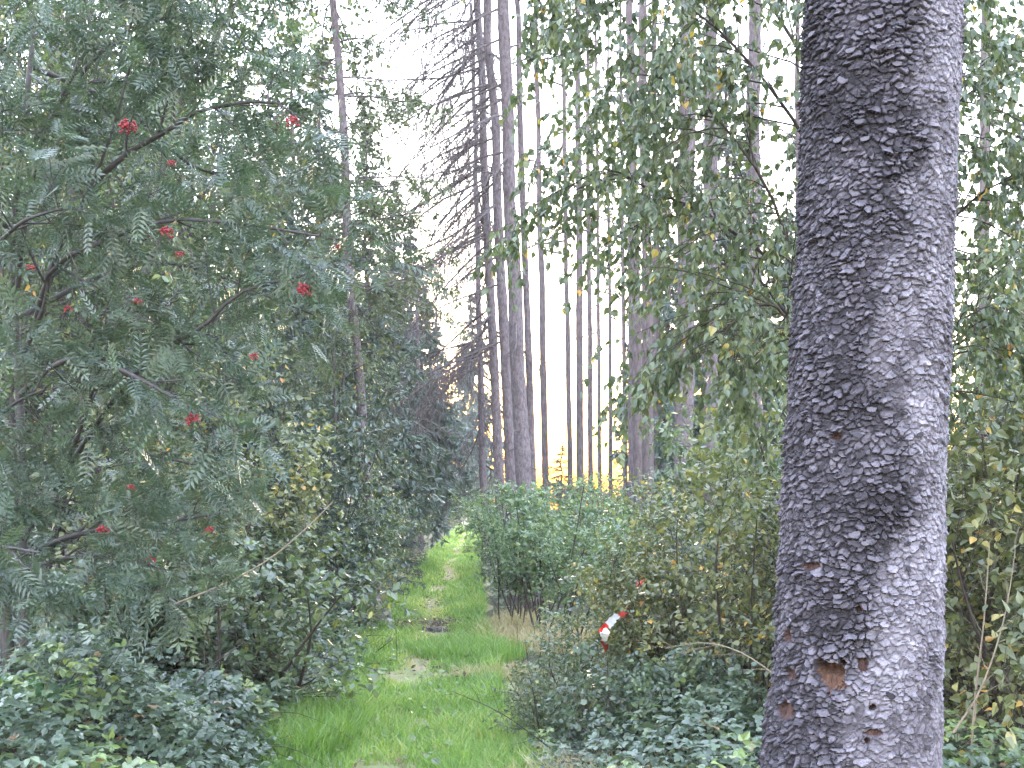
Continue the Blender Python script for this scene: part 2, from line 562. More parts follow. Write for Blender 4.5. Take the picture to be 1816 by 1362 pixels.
def build_grass():
    bu = Buf()
    for y0, y1, n, h, w in ((5.5, 9, 26000, .085, .0060), (9, 13, 22000, .085, .0075), (13, 22, 26000, .09, .011), (22, 45, 22000, .11, .018), (45, 105, 12000, .13, .035)):
        Y = rng.uniform(y0, y1, n)
        u = rng.uniform(-1, 1, n)
        X = path_x(Y) + u * (path_hw(Y) + .18)
        nz = .6 * vnoise(X, Y, 3, .55) + .4 * vnoise(X, Y, 6, .12)
        nz2 = vnoise(X, Y, 4, 1.7)
        # worn line along the middle and bare patches
        worn = np.exp(-((X - path_x(Y) - .10 * np.sin(Y * .5)) / .17) ** 2) * np.clip((nz2 - .15) * 3, 0, 1)
        bare = np.exp(-((Y - 11.6) / .28) ** 2) * (nz > .3) + np.exp(-((Y - 16.6) / .3) ** 2) * (nz > .45) + .85 * (vnoise(X, Y, 9, .22) > .72)
        keep = rng.uniform(size=n) > np.clip(worn * .92 + bare * .9, 0, .97)
        X, Y, u, nz, nz2, worn = X[keep], Y[keep], u[keep], nz[keep], nz2[keep], worn[keep]
        edge = np.abs(u) ** 3
        hh = h * rng.uniform(.35, 1.5, len(X)) * (.35 + .9 * edge + 1.3 * nz ** 1.5) * (1 - .6 * worn)
        tint = np.clip(-.05 + .75 * nz + .5 * worn + rng.uniform(-.35, .4, len(X)), 0, 1)
        blades(bu, X, Y, .008, hh, w, tint, .75)
    o = part('path_grass', bu.mesh('path_grass', M['grass']), None)
    tag(o, 'short bright green grass covering the footpath', 'grass', kind='stuff')
    # taller tufts at the left foot of the path and the patch right of it
    bu = Buf()
    for cx, cy, rx, ry, n, h in ((-1.35, 8.6, .32, 1.0, 5200, .22), (-.6, 13.6, .55, .9, 5200, .15), (-.25, 13.2, .4, .7, 2600, .17), (-.15, 7.3, .25, .5, 1800, .16)):
        a = rng.uniform(0, 2 * np.pi, n)
        r = np.sqrt(rng.uniform(0, 1, n))
        blades(bu, cx + rx * r * np.cos(a), cy + ry * r * np.sin(a), .0, h * rng.uniform(.4, 1.3, n), .006, np.clip(rng.normal(.35, .2, n), 0, .9), .6)
    o = part('tall_grass', bu.mesh('tall_grass', M['grass']), None)
    tag(o, 'taller green grass tufts along the edges of the path', 'grass', kind='stuff')
    bu = Buf()
    for cx, cy, rx, ry, n, h in ((.40, 15.0, .85, 1.7, 4200, .17), (.05, 16.6, .35, 1.2, 1100, .17), (-2.45, 20.5, .4, 2.2, 3500, .42), (-2.9, 28, .45, 3, 2600, .5), (-2.1, 16.6, .2, 1.2, 1200, .25),
                                 (.62, 6.5, .7, .6, 2600, .22), (.2, 11.6, .75, .35, 2200, .12), (-2.0, 9.4, .3, .5, 700, .3), (1.0, 9.5, .9, 1.2, 2500, .3)):
        a = rng.uniform(0, 2 * np.pi, n)
        r = np.sqrt(rng.uniform(0, 1, n))
        blades(bu, cx + rx * r * np.cos(a), cy + ry * r * np.sin(a), .0, h * rng.uniform(.35, 1.3, n), .006 if cy < 12 else .012, rng.uniform(0, 1, n), .9)
    o = part('dry_grass', bu.mesh('dry_grass', M['dry_grass']), None)
    tag(o, 'pale dry grass lying beside the path', 'grass', kind='stuff')
    bu = Buf()
    n = 2600
    Y = np.concatenate([rng.normal(16.7, .35, n // 2), rng.uniform(6, 30, n // 2)])
    X = path_x(Y) + rng.normal(0, .6, n)
    p = np.stack([X, Y, rng.uniform(.02, .06, n)], -1)
    leaves(bu, T_KITE, p, rng.normal(0, 1, (n, 3)) * np.array([1, 1, .3]), np.array([0, 0, 1]) + rng.normal(0, .4, (n, 3)), rng.uniform(.03, .07, n), rng.uniform(0, .5, n))
    b2 = Buf()
    n = 900
    Y = rng.uniform(6.5, 24, n)
    X = path_x(Y) + path_hw(Y) * np.clip(rng.normal(0, .75, n), -1.3, 1.3)
    leaves(b2, T_ROUND, np.stack([X, Y, rng.uniform(.03, .09, n)], -1), rng.normal(0, 1, (n, 3)) * np.array([1, 1, .3]), np.array([0, 0, 1]) + rng.normal(0, .4, (n, 3)), rng.uniform(.03, .07, n), rng.uniform(.2, .9, n))
    o2 = part('path_weeds', b2.mesh('path_weeds', M['hazel']), None)
    tag(o2, 'small broad-leaved weeds scattered in the path grass', 'weeds', kind='stuff')
    o = part('fallen_leaves', bu.mesh('fallen_leaves', M['litter']), None)
    tag(o, 'brown fallen leaves strewn over the path', 'leaves', kind='stuff')


build_grass()


# ------------------------------------------------------------------ the big spruce trunk in front
def build_big_spruce():
    Y0 = 3.7
    zr = np.array([0, .3, .82, 1.09, 1.6, 2.11, 2.61, 3.12, 16.])
    rr = np.array([.36, .295, .254, .2435, .231, .223, .221, .223, .09])
    xr = np.array([.965, .985, 1.011, 1.031, 1.050, 1.070, 1.096, 1.109, 1.30])
    R0 = .245
    root = thing('spruce_tree', 'thick foreground spruce trunk with grey scaly bark and pecked holes', 'tree', (xr[0], Y0, 0))
    z = np.concatenate([np.arange(0, .6, .03), np.arange(.6, 3.35, .0037), np.arange(3.35, 16.01, .15)])
    a = np.concatenate([np.linspace(-np.pi, -1.9, 22, endpoint=False), np.linspace(-1.9, 1.9, 290, endpoint=False), np.linspace(1.9, np.pi, 22, endpoint=False)])
    na = len(a)
    A, Z = np.meshgrid(a, z)
    S = A * R0
    circ = 2 * np.pi * R0

    def pn(s, zz, seed, sc):                     # noise that wraps round the trunk
        r = np.random.default_rng(seed)
        m = max(2, int(round(circ / sc)))
        G = r.uniform(0, 1, (m, 512))
        x = (s / circ + .5) * m
        y = zz / sc
        i, j = np.floor(x).astype(int), np.floor(y).astype(int)
        u, v = x - i, y - j
        u, v = u * u * (3 - 2 * u), v * v * (3 - 2 * v)
        g = lambda p, q: G[p % m, q % 512]
        return (g(i, j) * (1 - u) + g(i + 1, j) * u) * (1 - v) + (g(i, j + 1) * (1 - u) + g(i + 1, j + 1) * u) * v

    # paler, smoother bark tone on the right flank, rough dark scales on the left
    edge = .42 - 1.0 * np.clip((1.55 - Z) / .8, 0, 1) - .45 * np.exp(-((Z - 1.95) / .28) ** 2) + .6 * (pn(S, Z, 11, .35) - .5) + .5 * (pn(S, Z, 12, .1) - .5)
    paleness = np.clip((A - edge) / .35 + .5, 0, 1)
    paleness = paleness * (.45 + .55 * pn(S, Z, 13, .05))
    # scale cells
    def cells(cw0, ch, seed, warp):
        nc = int(round(circ / cw0))
        w1, w2 = warp
        ws = S + w1 * (pn(S, Z, seed + 1, .05) - .5) + w2 * (pn(S, Z, seed + 5, .018) - .5)
        wz = Z + w1 * (pn(S, Z, seed + 2, .05) - .5) + w2 * (pn(S, Z, seed + 6, .018) - .5)
        nrow = int(16.5 / ch)
        rg = np.random.default_rng(seed)
        jx, jz, hv = rg.uniform(-.5, .5, (nrow, nc)), rg.uniform(-.5, .5, (nrow, nc)), rg.uniform(0, 1, (nrow, nc))
        sz = rg.uniform(.65, 1.5, (nrow, nc))
        cj = np.floor(wz / ch).astype(int)
        F1, F2 = np.full(S.shape, 9.), np.full(S.shape, 9.)
        H, VV = np.zeros(S.shape), np.zeros(S.shape)
        for dj in (-1, 0, 1):
            row = np.clip(cj + dj, 0, nrow - 1)
            off = .5 * (row % 2)
            ci = np.floor((ws / circ + .5) * nc - off).astype(int)
            for di in (-1, 0, 1, 2):
                cc = (ci + di) % nc
                dx = (ws / circ + .5) * nc - (ci + di + .5 + off + jx[row, cc])
                dz = wz / ch - (row + .5 + jz[row, cc])
                d = np.sqrt(dx * dx + dz * dz) / sz[row, cc]
                closer = d < F1
                F2 = np.where(closer, F1, np.minimum(F2, d))
                H = np.where(closer, hv[row, cc], H)
                VV = np.where(closer, dz, VV)
                F1 = np.where(closer, d, F1)
        c = np.clip((F2 - F1) / .22, 0, 1)
        return H, np.clip(.5 - VV, 0, 1.2), c * c * (3 - 2 * c)

    H, lip, crack = cells(.027, .0170, 5, (.022, .011))          # large flakes
    Hs, lips, cracks = cells(.0150, .0120, 105, (.014, .008))    # small ones between them
    rough = (1 - .55 * paleness) * (.45 + 1.1 * pn(S, Z, 18, .10))
    h = .0120 * rough * crack * (.10 + .40 * H + .95 * lip ** 1.8 * (.25 + .75 * H)) + .0036 * (.5 + .5 * rough) * cracks * (.2 + .6 * Hs + .5 * lips * Hs)
    h += .003 * (pn(S, Z, 8, .008) - .5) + .007 * (pn(S, Z, 9, .12) - .5)
    H = np.clip(.45 * H + .4 * Hs + .5 * (pn(S, Z, 19, .16) - .5) + .25, 0, 1) * (.35 + .65 * crack)

    # wounds: photo pixel, radius in pixels, depth
    wounds = [(1470, 1198, 24, 27, .062), (1395, 1262, 11, 17, .016), (1545, 1300, 18, 7, .012), (1538, 1314, 7, 8, .022), (1440, 1005, 16, 8, .009), (1523, 1080, 7, 8, .014), (1395, 1128, 8, 13, .012),
              (1530, 1180, 9, 12, .010), (1547, 1256, 7, 7, .020), (1405, 1198, 6, 13, .013), (1484, 775, 9, 8, .014)]
    wm = np.full(S.shape, -1)
    for k, (px, py, wx, wy, dep) in enumerate(wounds):
        ys = Y0 - .24
        for _ in range(3):
            zz = CAM_H + (HY - py) / F * ys
            r, c = np.interp(zz, zr, rr), np.interp(zz, zr, xr)
            sa = np.clip(((px - CX) / F * ys - c) / r, -.95, .95)
            aa = math.asin(sa)
            ys = Y0 - r * math.cos(aa)
        mpp = ys / F
        ca = max(.35, math.cos(aa))
        ds = (A - aa) * r / (wx * mpp / ca)
        dz = (Z - zz) / (wy * mpp)
        rag = .55 * (pn(S, Z, 20 + k, .018) - .5) + .35 * (pn(S, Z, 40 + k, .008) - .5)
        q = np.sqrt(ds * ds + dz * dz) + rag
        if k == 0:
            q = np.where(dz > 0, np.maximum(np.abs(ds), np.abs(dz)) + rag * .8, np.sqrt(ds * ds + (dz * .9) ** 2) + rag)
        inside = np.clip((1.0 - q) / (.45 if k else .28), 0, 1)
        prof = inside * (1.0 if k else (.38 + .62 * np.clip((dz + .1) * 2.2, 0, 1)))
        h = h * (1 - inside) + (-dep * prof + .006 * inside * (pn(S * 1., Z * .25, 60 + k, .009) - .5)) * np.minimum(1, inside * 3)
        wm = np.where(inside > .25, k, wm)

    rad = np.interp(Z, zr, rr) + h + .010 * (pn(S, Z, 15, .3) - .5) * np.clip(1.6 - Z * .3, .3, 1)
    # root flare
    rad += .05 * np.clip(.35 - Z, 0, 1) * np.cos(A * 5 + .6)
    X = np.interp(Z, zr, xr) - xr[0] + rad * np.sin(A)
    Yp = -rad * np.cos(A)
    V = np.stack([X, Yp, Z], -1).reshape(-1, 3)
    nz = len(z)
    i, j = np.meshgrid(np.arange(nz - 1), np.arange(na), indexing='ij')
    j2 = (j + 1) % na
    quads = np.stack([i * na + j, i * na + j2, (i + 1) * na + j2, (i + 1) * na + j], -1).reshape(-1, 4)
    fw = wm[:-1].reshape(-1)

    m, nt, b = new_mat('big_spruce_bark')
    at1 = nt.nodes.new('ShaderNodeAttribute')
    at1.attribute_name = 'tint'
    at2 = nt.nodes.new('ShaderNodeAttribute')
    at2.attribute_name = 'pale_bark'
    n = nt.nodes.new('ShaderNodeTexNoise')
    n.inputs['Scale'].default_value = 45
    n.inputs['Detail'].default_value = 9
    n.inputs['Roughness'].default_value = .75
    tc = nt.nodes.new('ShaderNodeTexCoord')
    nt.links.new(tc.outputs['Object'], n.inputs['Vector'])
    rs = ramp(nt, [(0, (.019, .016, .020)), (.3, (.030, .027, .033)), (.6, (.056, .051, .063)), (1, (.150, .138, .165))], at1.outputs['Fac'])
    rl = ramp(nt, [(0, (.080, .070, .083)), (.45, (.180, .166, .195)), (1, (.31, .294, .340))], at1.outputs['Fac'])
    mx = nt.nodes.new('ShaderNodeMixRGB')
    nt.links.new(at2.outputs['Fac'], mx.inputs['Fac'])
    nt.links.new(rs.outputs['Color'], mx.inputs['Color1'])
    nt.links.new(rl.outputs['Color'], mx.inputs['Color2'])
    rn = ramp(nt, [(.3, (.55, .55, .57)), (.7, (1.25, 1.22, 1.22))], n.outputs['Fac'])
    mu = nt.nodes.new('ShaderNodeMixRGB')
    mu.blend_type = 'MULTIPLY'
    mu.inputs['Fac'].default_value = 1
    nt.links.new(mx.outputs['Color'], mu.inputs['Color1'])
    nt.links.new(rn.outputs['Color'], mu.inputs['Color2'])
    nt.links.new(mu.outputs['Color'], b.inputs['Base Color'])
    b.inputs['Roughness'].default_value = .8
    b.inputs['Specular IOR Level'].default_value = .25
    bp = nt.nodes.new('ShaderNodeBump')
    bp.inputs['Distance'].default_value = .006
    bp.inputs['Strength'].default_value = .6
    nt.links.new(n.outputs['Fac'], bp.inputs['Height'])
    nt.links.new(bp.outputs['Normal'], b.inputs['Normal'])

    bu = Buf()
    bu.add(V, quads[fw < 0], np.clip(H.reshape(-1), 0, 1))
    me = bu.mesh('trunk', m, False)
    la = me.attributes.new('pale_bark', 'FLOAT', 'POINT')
    la.data.foreach_set('value', paleness.reshape(-1).astype(np.float32))
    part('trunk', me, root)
    for k in range(len(wounds)):
        q = quads[fw == k]
        if not len(q):
            continue
        u, inv = np.unique(q, return_inverse=True)
        bw = Buf()
        bw.add(V[u], inv.reshape(q.shape), .5)
        part('pecked_hole', bw.mesh('pecked_hole', M['wood' if k == 0 else 'inner_bark'], False), root)

    # loose curling bark flakes, the largest as parts of their own
    variants = []
    for q in range(5):
        bv = Buf()
        g = np.random.default_rng(100 + q)
        cols, rows = 5, 4
        vs = []
        for yy in range(rows):
            v = yy / (rows - 1)
            wid = (.55 + .5 * math.sin(math.pi * (.25 + .6 * v))) * .5
            for xx in range(cols):
                u = -1 + 2 * xx / (cols - 1)
                y = .45 - .95 * v * (1 - .28 * abs(u) ** 2.2) + g.normal(0, .03)
                out = -.14 + .30 * v ** 1.8 + .05 * (1 - u * u) + g.normal(0, .02)
                vs.append((u * wid + g.normal(0, .025), y, out))
        vs = np.array(vs)
        back = vs.copy()
        back[:, 2] -= .07
        allv = np.concatenate([vs, back])
        fs = []
        nn = cols * rows
        for yy in range(rows - 1):
            for xx in range(cols - 1):
                p = yy * cols + xx
                fs.append((p, p + cols, p + cols + 1, p + 1))
        lastrow = (rows - 1) * cols
        for xx in range(cols - 1):
            p = lastrow + xx
            fs.append((p, p + nn, p + nn + 1, p + 1))
        for yy in range(rows - 1):
            p = yy * cols
            fs.append((p, p + nn, p + nn + cols, p + cols))
            p = yy * cols + cols - 1
            fs.append((p, p + cols, p + nn + cols, p + nn))
        bv.add(allv, fs, .25 + .15 * q)
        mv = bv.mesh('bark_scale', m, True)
        lt = mv.attributes.new('pale_bark', 'FLOAT', 'POINT')
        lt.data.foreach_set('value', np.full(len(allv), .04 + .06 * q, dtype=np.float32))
        variants.append(mv)
    made = 0
    g = np.random.default_rng(3)
    tries = 0
    taken = []
    while made < 290 and tries < 6000:
        tries += 1
        aa = g.uniform(-1.35, 1.3)
        zz = g.uniform(.78, 3.2)
        ii = int(np.argmin(np.abs(z - zz)))
        jj = int(np.argmin(np.abs(a - aa)))
        if wm[max(0, ii - 8):ii + 8, max(0, jj - 8):jj + 8].max() >= 0 or paleness[ii, jj] > .35 + .5 * g.uniform() or H[ii, jj] < .3:
            continue
        if any((aa - p) ** 2 * .06 + (zz - q2) ** 2 < .022 ** 2 for p, q2 in taken):
            continue
        taken.append((aa, zz))
        r = float(np.interp(zz, zr, rr)) + float(h[ii, jj]) + .001
        n_ = Vector((math.sin(aa), -math.cos(aa), 0))
        t_ = Vector((math.cos(aa), math.sin(aa), 0))
        u_ = Vector((0, 0, 1))
        s = g.uniform(.012, .024)
        rot = Matrix.Rotation(g.normal(0, .35), 4, 'Z')
        mat = Matrix(((t_.x, u_.x, n_.x, 0), (t_.y, u_.y, n_.y, 0), (t_.z, u_.z, n_.z, 0), (0, 0, 0, 1)))
        c = Vector((float(np.interp(zz, zr, xr)) - xr[0], 0, zz)) + n_ * (r + .002)
        o = part('bark_scale', variants[int(g.integers(5))], root)
        o.matrix_local = Matrix.Translation(c) @ mat @ rot @ Matrix.Diagonal((s * 1.35, s * .8, s * .8, 1))
        made += 1
    return root


build_big_spruce()


# ------------------------------------------------------------------ tall spruce trunks
def trunk_poly(px0, px1, Y, z_top, zb=0., n=14, wob=.02):
    """trunk through px0 at the horizon line and px1 at the top edge of the photo"""
    a, b = at(px0, 880, Y), at(px1, 0, Y)
    sl = (b[0] - a[0]) / (b[2] - a[2])
    z = np.linspace(zb, z_top, n)
    x = a[0] + sl * (z - a[2]) + rng.normal(0, wob, n) * np.linspace(0, 1, n)
    y = np.full(n, Y) + rng.normal(0, wob, n)
    return np.stack([x, y, z], -1)


def dead_branches(P, R, cnt, t0, t1, L, el, hang, side=None, n2=10, n3=3, fat=1., split=False):
    """bare sloping limbs with hanging twigs on one trunk"""
    t = np.sort(rng.uniform(t0, t1, cnt))
    pos, T, _, _ = lerp_poly(P[None], np.zeros(cnt, int), t)
    az = rng.uniform(0, 2 * np.pi, cnt)
    if side is not None:
        az = rng.normal(side, .75, cnt)
    e = np.radians(el + rng.normal(0, 8, cnt))
    d = np.stack([np.cos(az) * np.cos(e), np.sin(az) * np.cos(e), np.sin(e)], -1)
    P1, R1 = march(pos, d, L * rng.uniform(.5, 1.2, cnt), 7, .25, .07, .020 * fat)
    P2, R2 = sub(P1, R1, n2, .15, 1, hang, 55, 5, 1.5, .16, .5, -.25, .3, .0075 * fat)
    P3, R3 = sub(P2, R2, n3, .2, 1, hang * .5, 50, 3, .8, .2, .6, -.1, .3, .006 * fat)
    if split:
        out = []
        for k in range(cnt):
            b = Buf()
            tubes(b, P1[k:k + 1], R1[k:k + 1], 5)
            c = Buf()
            tubes(c, P2[k * n2:(k + 1) * n2], R2[k * n2:(k + 1) * n2], 3)
            tubes(c, P3[k * n2 * n3:(k + 1) * n2 * n3], R3[k * n2 * n3:(k + 1) * n2 * n3], 3)
            out.append((b, c))
        return out
    b = Buf()
    tubes(b, P1, R1, 4)
    tubes(b, P2, R2, 3)
    tubes(b, P3, R3, 3)
    return b


def local(P):
    o = P[0].copy()
    o[2] = 0
    return P - o, o


def spruce_trunk(label, px0, px1, Y, wpx, ztop, dead=None, stubs=14, mat='trunk', group='tall bare spruce trunks'):
    Pw = trunk_poly(px0, px1, Y, ztop, 0, 14, .035)
    P, o = local(Pw)
    r = wpx / F * Y / 2
    R = np.interp(P[:, 2], [0, .6, ztop], [r * 1.25, r * 1.03, r * .45])
    root = thing('spruce_tree', label, 'tree', o, group=group)
    b = Buf()
    tt = np.linspace(0, .9999, 110)
    Pf, _, _, _ = lerp_poly(P[None], np.zeros(110, int), tt)
    Rf = np.interp(Pf[:, 2], P[:, 2], R) * (1 + rng.normal(0, .035, 110))
    tubes(b, Pf[None], Rf[None], 12)
    # knobs and short snapped stubs on the trunk
    part('trunk', b.mesh('trunk', M[mat], True), root)
    b = Buf()
    t = rng.uniform(.08, .95, stubs)
    pos, T, _, _ = lerp_poly(P[None], np.zeros(stubs, int), t)
    az = rng.uniform(0, 2 * np.pi, stubs)
    d = np.stack([np.cos(az), np.sin(az), rng.normal(-.15, .25, stubs)], -1)
    P1, R1 = march(pos, d, rng.uniform(.15, .7, stubs), 4, .2, .1, .011)
    tubes(b, P1, R1, 4)
    P2, R2 = sub(P1, R1, 2, .3, 1, .2, 50, 3, .4, .15)
    tubes(b, P2, R2, 3)
    if dead:
        near = Y < 23.5 and dead[0] > 20
        d2 = dead_branches(P, R, *dead, fat=max(1.15, min(1.8, Y / 19)), split=near)
        if near:
            for bb, cc in d2:
                br = part('dead_branch', bb.mesh('dead_branch', M['twig']), root)
                part('twigs', cc.mesh('twigs', M['twig']), br, 'stuff')
        else:
            part('dead_branches', d2.mesh('dead_branches', M['twig']), root, 'stuff')
    part('branch_stubs', b.mesh('branch_stubs', M['twig']), root, 'stuff')
    return root


rng = np.random.default_rng(23)
W_ = np.pi        # azimuth of the branches that reach left over the path
spruce_trunk('thickest of the bare spruce trunks in the centre of the picture', 930, 890, 20, 29, 17, (26, .25, .95, 1.5, -18, .40, W_, 9, 3), 44)
spruce_trunk('bare spruce trunk half hidden just left of the thickest centre trunk', 907, 866, 21.5, 20, 18, (44, .24, .95, 2.4, -22, .7, W_, 15, 3), 14)
spruce_trunk('leftmost of the clustered centre spruce trunks, hung with dead branches', 887, 846, 23, 18, 18, (74, .24, .95, 2.7, -24, .75, W_, 17, 3), 14)
spruce_trunk('slimmer spruce trunk just right of the thickest centre trunk', 946, 914, 24, 14, 18, (14, .45, .95, 1.2, -15, .35, None, 8, 3), 14)
spruce_trunk('slender lone trunk standing against the glow right of the centre cluster', 968, 950, 34, 13, 20, (16, .42, .9, 1.2, -10, .4, None, 8, 3), 10, 'trunk_far')
spruce_trunk('trunk in the glow, left one of three close together', 1011, 997, 36, 10, 22, (22, .38, .9, 1.3, -10, .45, None, 9, 3), 10, 'trunk_far')
spruce_trunk('trunk in the glow, middle and thickest of three close together', 1029, 1024, 33, 14, 22, (22, .40, .9, 1.4, -12, .45, None, 9, 3), 10, 'trunk_far')
spruce_trunk('trunk in the glow, last of three close together', 1048, 1040, 38, 10, 22, (16, .42, .9, 1.2, -12, .4, None, 8, 3), 10, 'trunk_far')
spruce_trunk('pencil-thin trunk in the middle of the bright gap', 1064, 1056, 46, 8, 22, (14, .35, .9, 1.2, -10, .4, None, 8, 2), 8, 'trunk_far')
spruce_trunk('second pencil-thin trunk in the bright gap', 1083, 1078, 48, 8, 22, (14, .35, .9, 1.2, -10, .4, None, 8, 2), 8, 'trunk_far')
spruce_trunk('thin trunk at the edge of the bright gap, before the thick group', 1109, 1100, 46, 9, 22, (14, .35, .9, 1.2, -10, .4, None, 8, 2), 8, 'trunk_far')
spruce_trunk('thin trunk touching the thick group beside the bright gap', 1120, 1114, 40, 12, 22, (12, .35, .9, 1.2, -10, .4, None, 8, 2), 8, 'trunk_far')
spruce_trunk('first trunk of the thick group behind the hanging birch twigs', 1133, 1118, 31, 20, 20, (12, .4, .9, 1.1, -10, .4, None, 8, 2), 10, 'trunk_far')
spruce_trunk('second trunk of the thick group behind the hanging birch twigs', 1150, 1140, 29, 22, 20, (12, .4, .9, 1.1, -10, .4, None, 8, 2), 10, 'trunk_far')
spruce_trunk('slim trunk at the end of the thick group behind birch twigs', 1167, 1160, 35, 15, 20, (12, .4, .9, 1.1, -10, .4, None, 8, 2), 10, 'trunk_far')
spruce_trunk('broad pale trunk screened by birch leaves, left of the two', 1212, 1220, 22, 36, 18, (10, .4, .9, 1.1, -10, .4, None, 8, 2), 12)
spruce_trunk('broad pale trunk screened by birch leaves, nearer the big trunk', 1258, 1262, 24, 32, 18, (10, .4, .9, 1.1, -10, .4, None, 8, 2), 12)
spruce_trunk('trunk behind the birch leaves beside the narrow sky gap', 1338, 1336, 26, 34, 18, (10, .4, .9, 1.1, -10, .4, None, 8, 2), 12)
spruce_trunk('thin trunk close to the edge of the big foreground trunk', 1416, 1414, 28, 13, 18, None, 12, 'trunk_far')
spruce_trunk('grey trunk seen past the other side of the big foreground trunk', 1742, 1748, 24, 24, 18, (10, .4, .9, 1.1, -10, .4, None, 8, 2), 12, 'trunk_far')
spruce_trunk('thin grey trunk among the dark spruces left of the path', 745, 733, 40, 10, 9.5, (18, .2, .9, 1.0, -15, .4, None, 8, 2), 12, 'trunk_far')
spruce_trunk('brownish leaning trunk between dark spruces and dead branches', 776, 725, 58, 9, 12, (30, .25, .95, 1.5, -25, .5, 0., 10, 3), 12)
spruce_trunk('slim trunk just left of the centre cluster among dead twigs', 858, 836, 28, 13, 13, (40, .15, .9, 1.5, -28, .5, None, 10, 3), 12)


# ------------------------------------------------------------------ green conifers
def conifer_proto(H, Lmax, seedmat, whorl=.34, per=7, el=-8, zb=.08, n2=13, nt=13, nl=.17, sparse=1., grav=.35, hang=.15, fade=1.0):
    P = np.stack([np.zeros(12), np.zeros(12), np.linspace(0, H, 12)], -1)
    P[:, :2] += rng.normal(0, .03, (12, 2)) * np.linspace(0, 1, 12)[:, None]
    R = np.linspace(.010 * H + .02, .012, 12)
    b = Buf()
    tubes(b, P[None], R[None], 9)
    tr = b.mesh('trunk', M['trunk_far'], True)
    nw = int(H * (1 - zb) / whorl)
    t = np.repeat(zb + (1 - zb) * (np.arange(nw) + .3) / nw, per)
    t = np.clip(t + rng.normal(0, .012, len(t)), .02, .985)
    keep = rng.uniform(size=len(t)) < sparse
    t = t[keep]
    pos, _, _, _ = lerp_poly(P[None], np.zeros(len(t), int), t)
    az = rng.uniform(0, 2 * np.pi, len(t))
    e = np.radians(el + 38 * np.clip(t - .6, 0, 1) + rng.normal(0, 7, len(t)))
    d = np.stack([np.cos(az) * np.cos(e), np.sin(az) * np.cos(e), np.sin(e)], -1)
    L = Lmax * np.clip(1.01 - t, .02, 1) ** .9 * rng.uniform(.6, 1.15, len(t))
    P1, R1 = march(pos, d, L, 6, grav, .05, .016)
    P2, R2 = sub(P1, R1, n2, .12, 1, np.maximum(.34 * L, .07), 58, 3, .5, .08, .5, -hang, .45, .004, .5)
    br = Buf()
    tubes(br, P1, R1, 4)
    tubes(br, P2, R2, 3)
    lf = Buf()
    ns = nl * np.clip(L / Lmax * 1.6, .3, 1)
    leaves_on(lf, T_NEEDLE, P2, nt, np.repeat(ns, n2), .0, 1., .25, .7, 1., .6, None, 0, .7)
    leaves_on(lf, T_NEEDLE, P1, 10, ns, .2, 1., .25, .8, 1., .6, None, 0, .7)
    return [('trunk', tr), ('limbs', br.mesh('limbs', M['twig'])), ('crown', lf.mesh('crown', M[seedmat]))]


rng = np.random.default_rng(21)
spr_dark = [conifer_proto(9, 2.3, 'spruce', per=8, n2=13, nt=12, zb=.2, nl=.26), conifer_proto(9, 2.1, 'spruce', per=8, n2=13, nt=12, zb=.2, nl=.26)]
spr_pale = [conifer_proto(12, 2.5, 'spruce_pale', per=7, n2=12, nt=12, nl=.27, zb=.15), conifer_proto(12, 2.2, 'spruce_pale', per=7, n2=12, nt=12, nl=.27, zb=.15)]
spr_small = [conifer_proto(2.6, 1.0, 'spruce', whorl=.16, per=6, el=12, n2=9, nt=12, nl=.08), conifer_proto(2.6, .9, 'spruce_pale', whorl=.16, per=6, el=15, n2=9, nt=12, nl=.08)]

CON = [
    # proto, label, px, Y, height
    (spr_pale[0], 'tall pale blue-green spruce behind the rowan, nearest the white sky', 520, 30, 13.6),
    (spr_pale[1], 'pale spruce behind the rowan crown, second from the white sky', 430, 33, 13.5),
    (spr_pale[0], 'pale tall spruce deep behind the rowan crown', 300, 32, 15.),
    (spr_pale[1], 'pale tall spruce behind the upper rowan leaves at the picture edge', 120, 30, 15.),
    (spr_pale[1], 'pale tall spruce at the far end of the row behind the rowan', -40, 32, 15.),
    (spr_pale[1], 'pale green spruce close beside the thin larch', 612, 36, 11.5),
    (spr_pale[0], 'pale spruce between the rowan tips and the thin larch', 566, 27, 11.8),
    (spr_pale[1], 'pale spruce just behind the topmost rowan berries', 475, 25, 11.0),
    (spr_pale[0], 'tall pale spruce with its tip right of the thin larch', 648, 31, 11.3),
    (spr_pale[1], 'pale spruce between the larch and the dark spruces', 700, 48, 14.5),
    (spr_dark[0], 'dark green spruce beside the path, just right of the thin larch', 690, 36, 9.5),
    (spr_dark[1], 'dark spruce beside the path with a pointed top below the white sky', 728, 44, 12.0),
    (spr_dark[0], 'dark spruce at the far left bend of the path', 775, 62, 11.0),
    (spr_dark[1], 'dark spruce under the hanging dead branches', 836, 106, 20.0),
    (spr_dark[0], 'dark broad spruce behind the left bushes', 645, 34, 6.2),
    (spr_pale[1], 'pale spruce behind the hanging birch leaves on the right', 1300, 42, 11.),
    (spr_pale[0], 'pale spruce behind the leaves next to the big trunk', 1400, 40, 10.),
    (spr_pale[1], 'pale spruce behind the bushes past the big trunk', 1770, 30, 7.),
    (spr_pale[0], 'pale spruce past the big trunk at the picture edge', 1860, 33, 9.),
    (spr_dark[1], 'dark spruce behind the right-hand birch bush', 1240, 48, 5.6),
    (spr_pale[0], 'tall pale spruce behind the hanging twigs, left of the sky gap', 1290, 34, 15.),
    (spr_pale[1], 'tall pale spruce right behind the edge of the big trunk', 1450, 32, 15.),
    (spr_pale[1], 'tall pale spruce among the thick trunk group', 1185, 46, 15.),
    (spr_pale[0], 'tall pale spruce at the outer edge past the big trunk', 1810, 40, 14.),
]
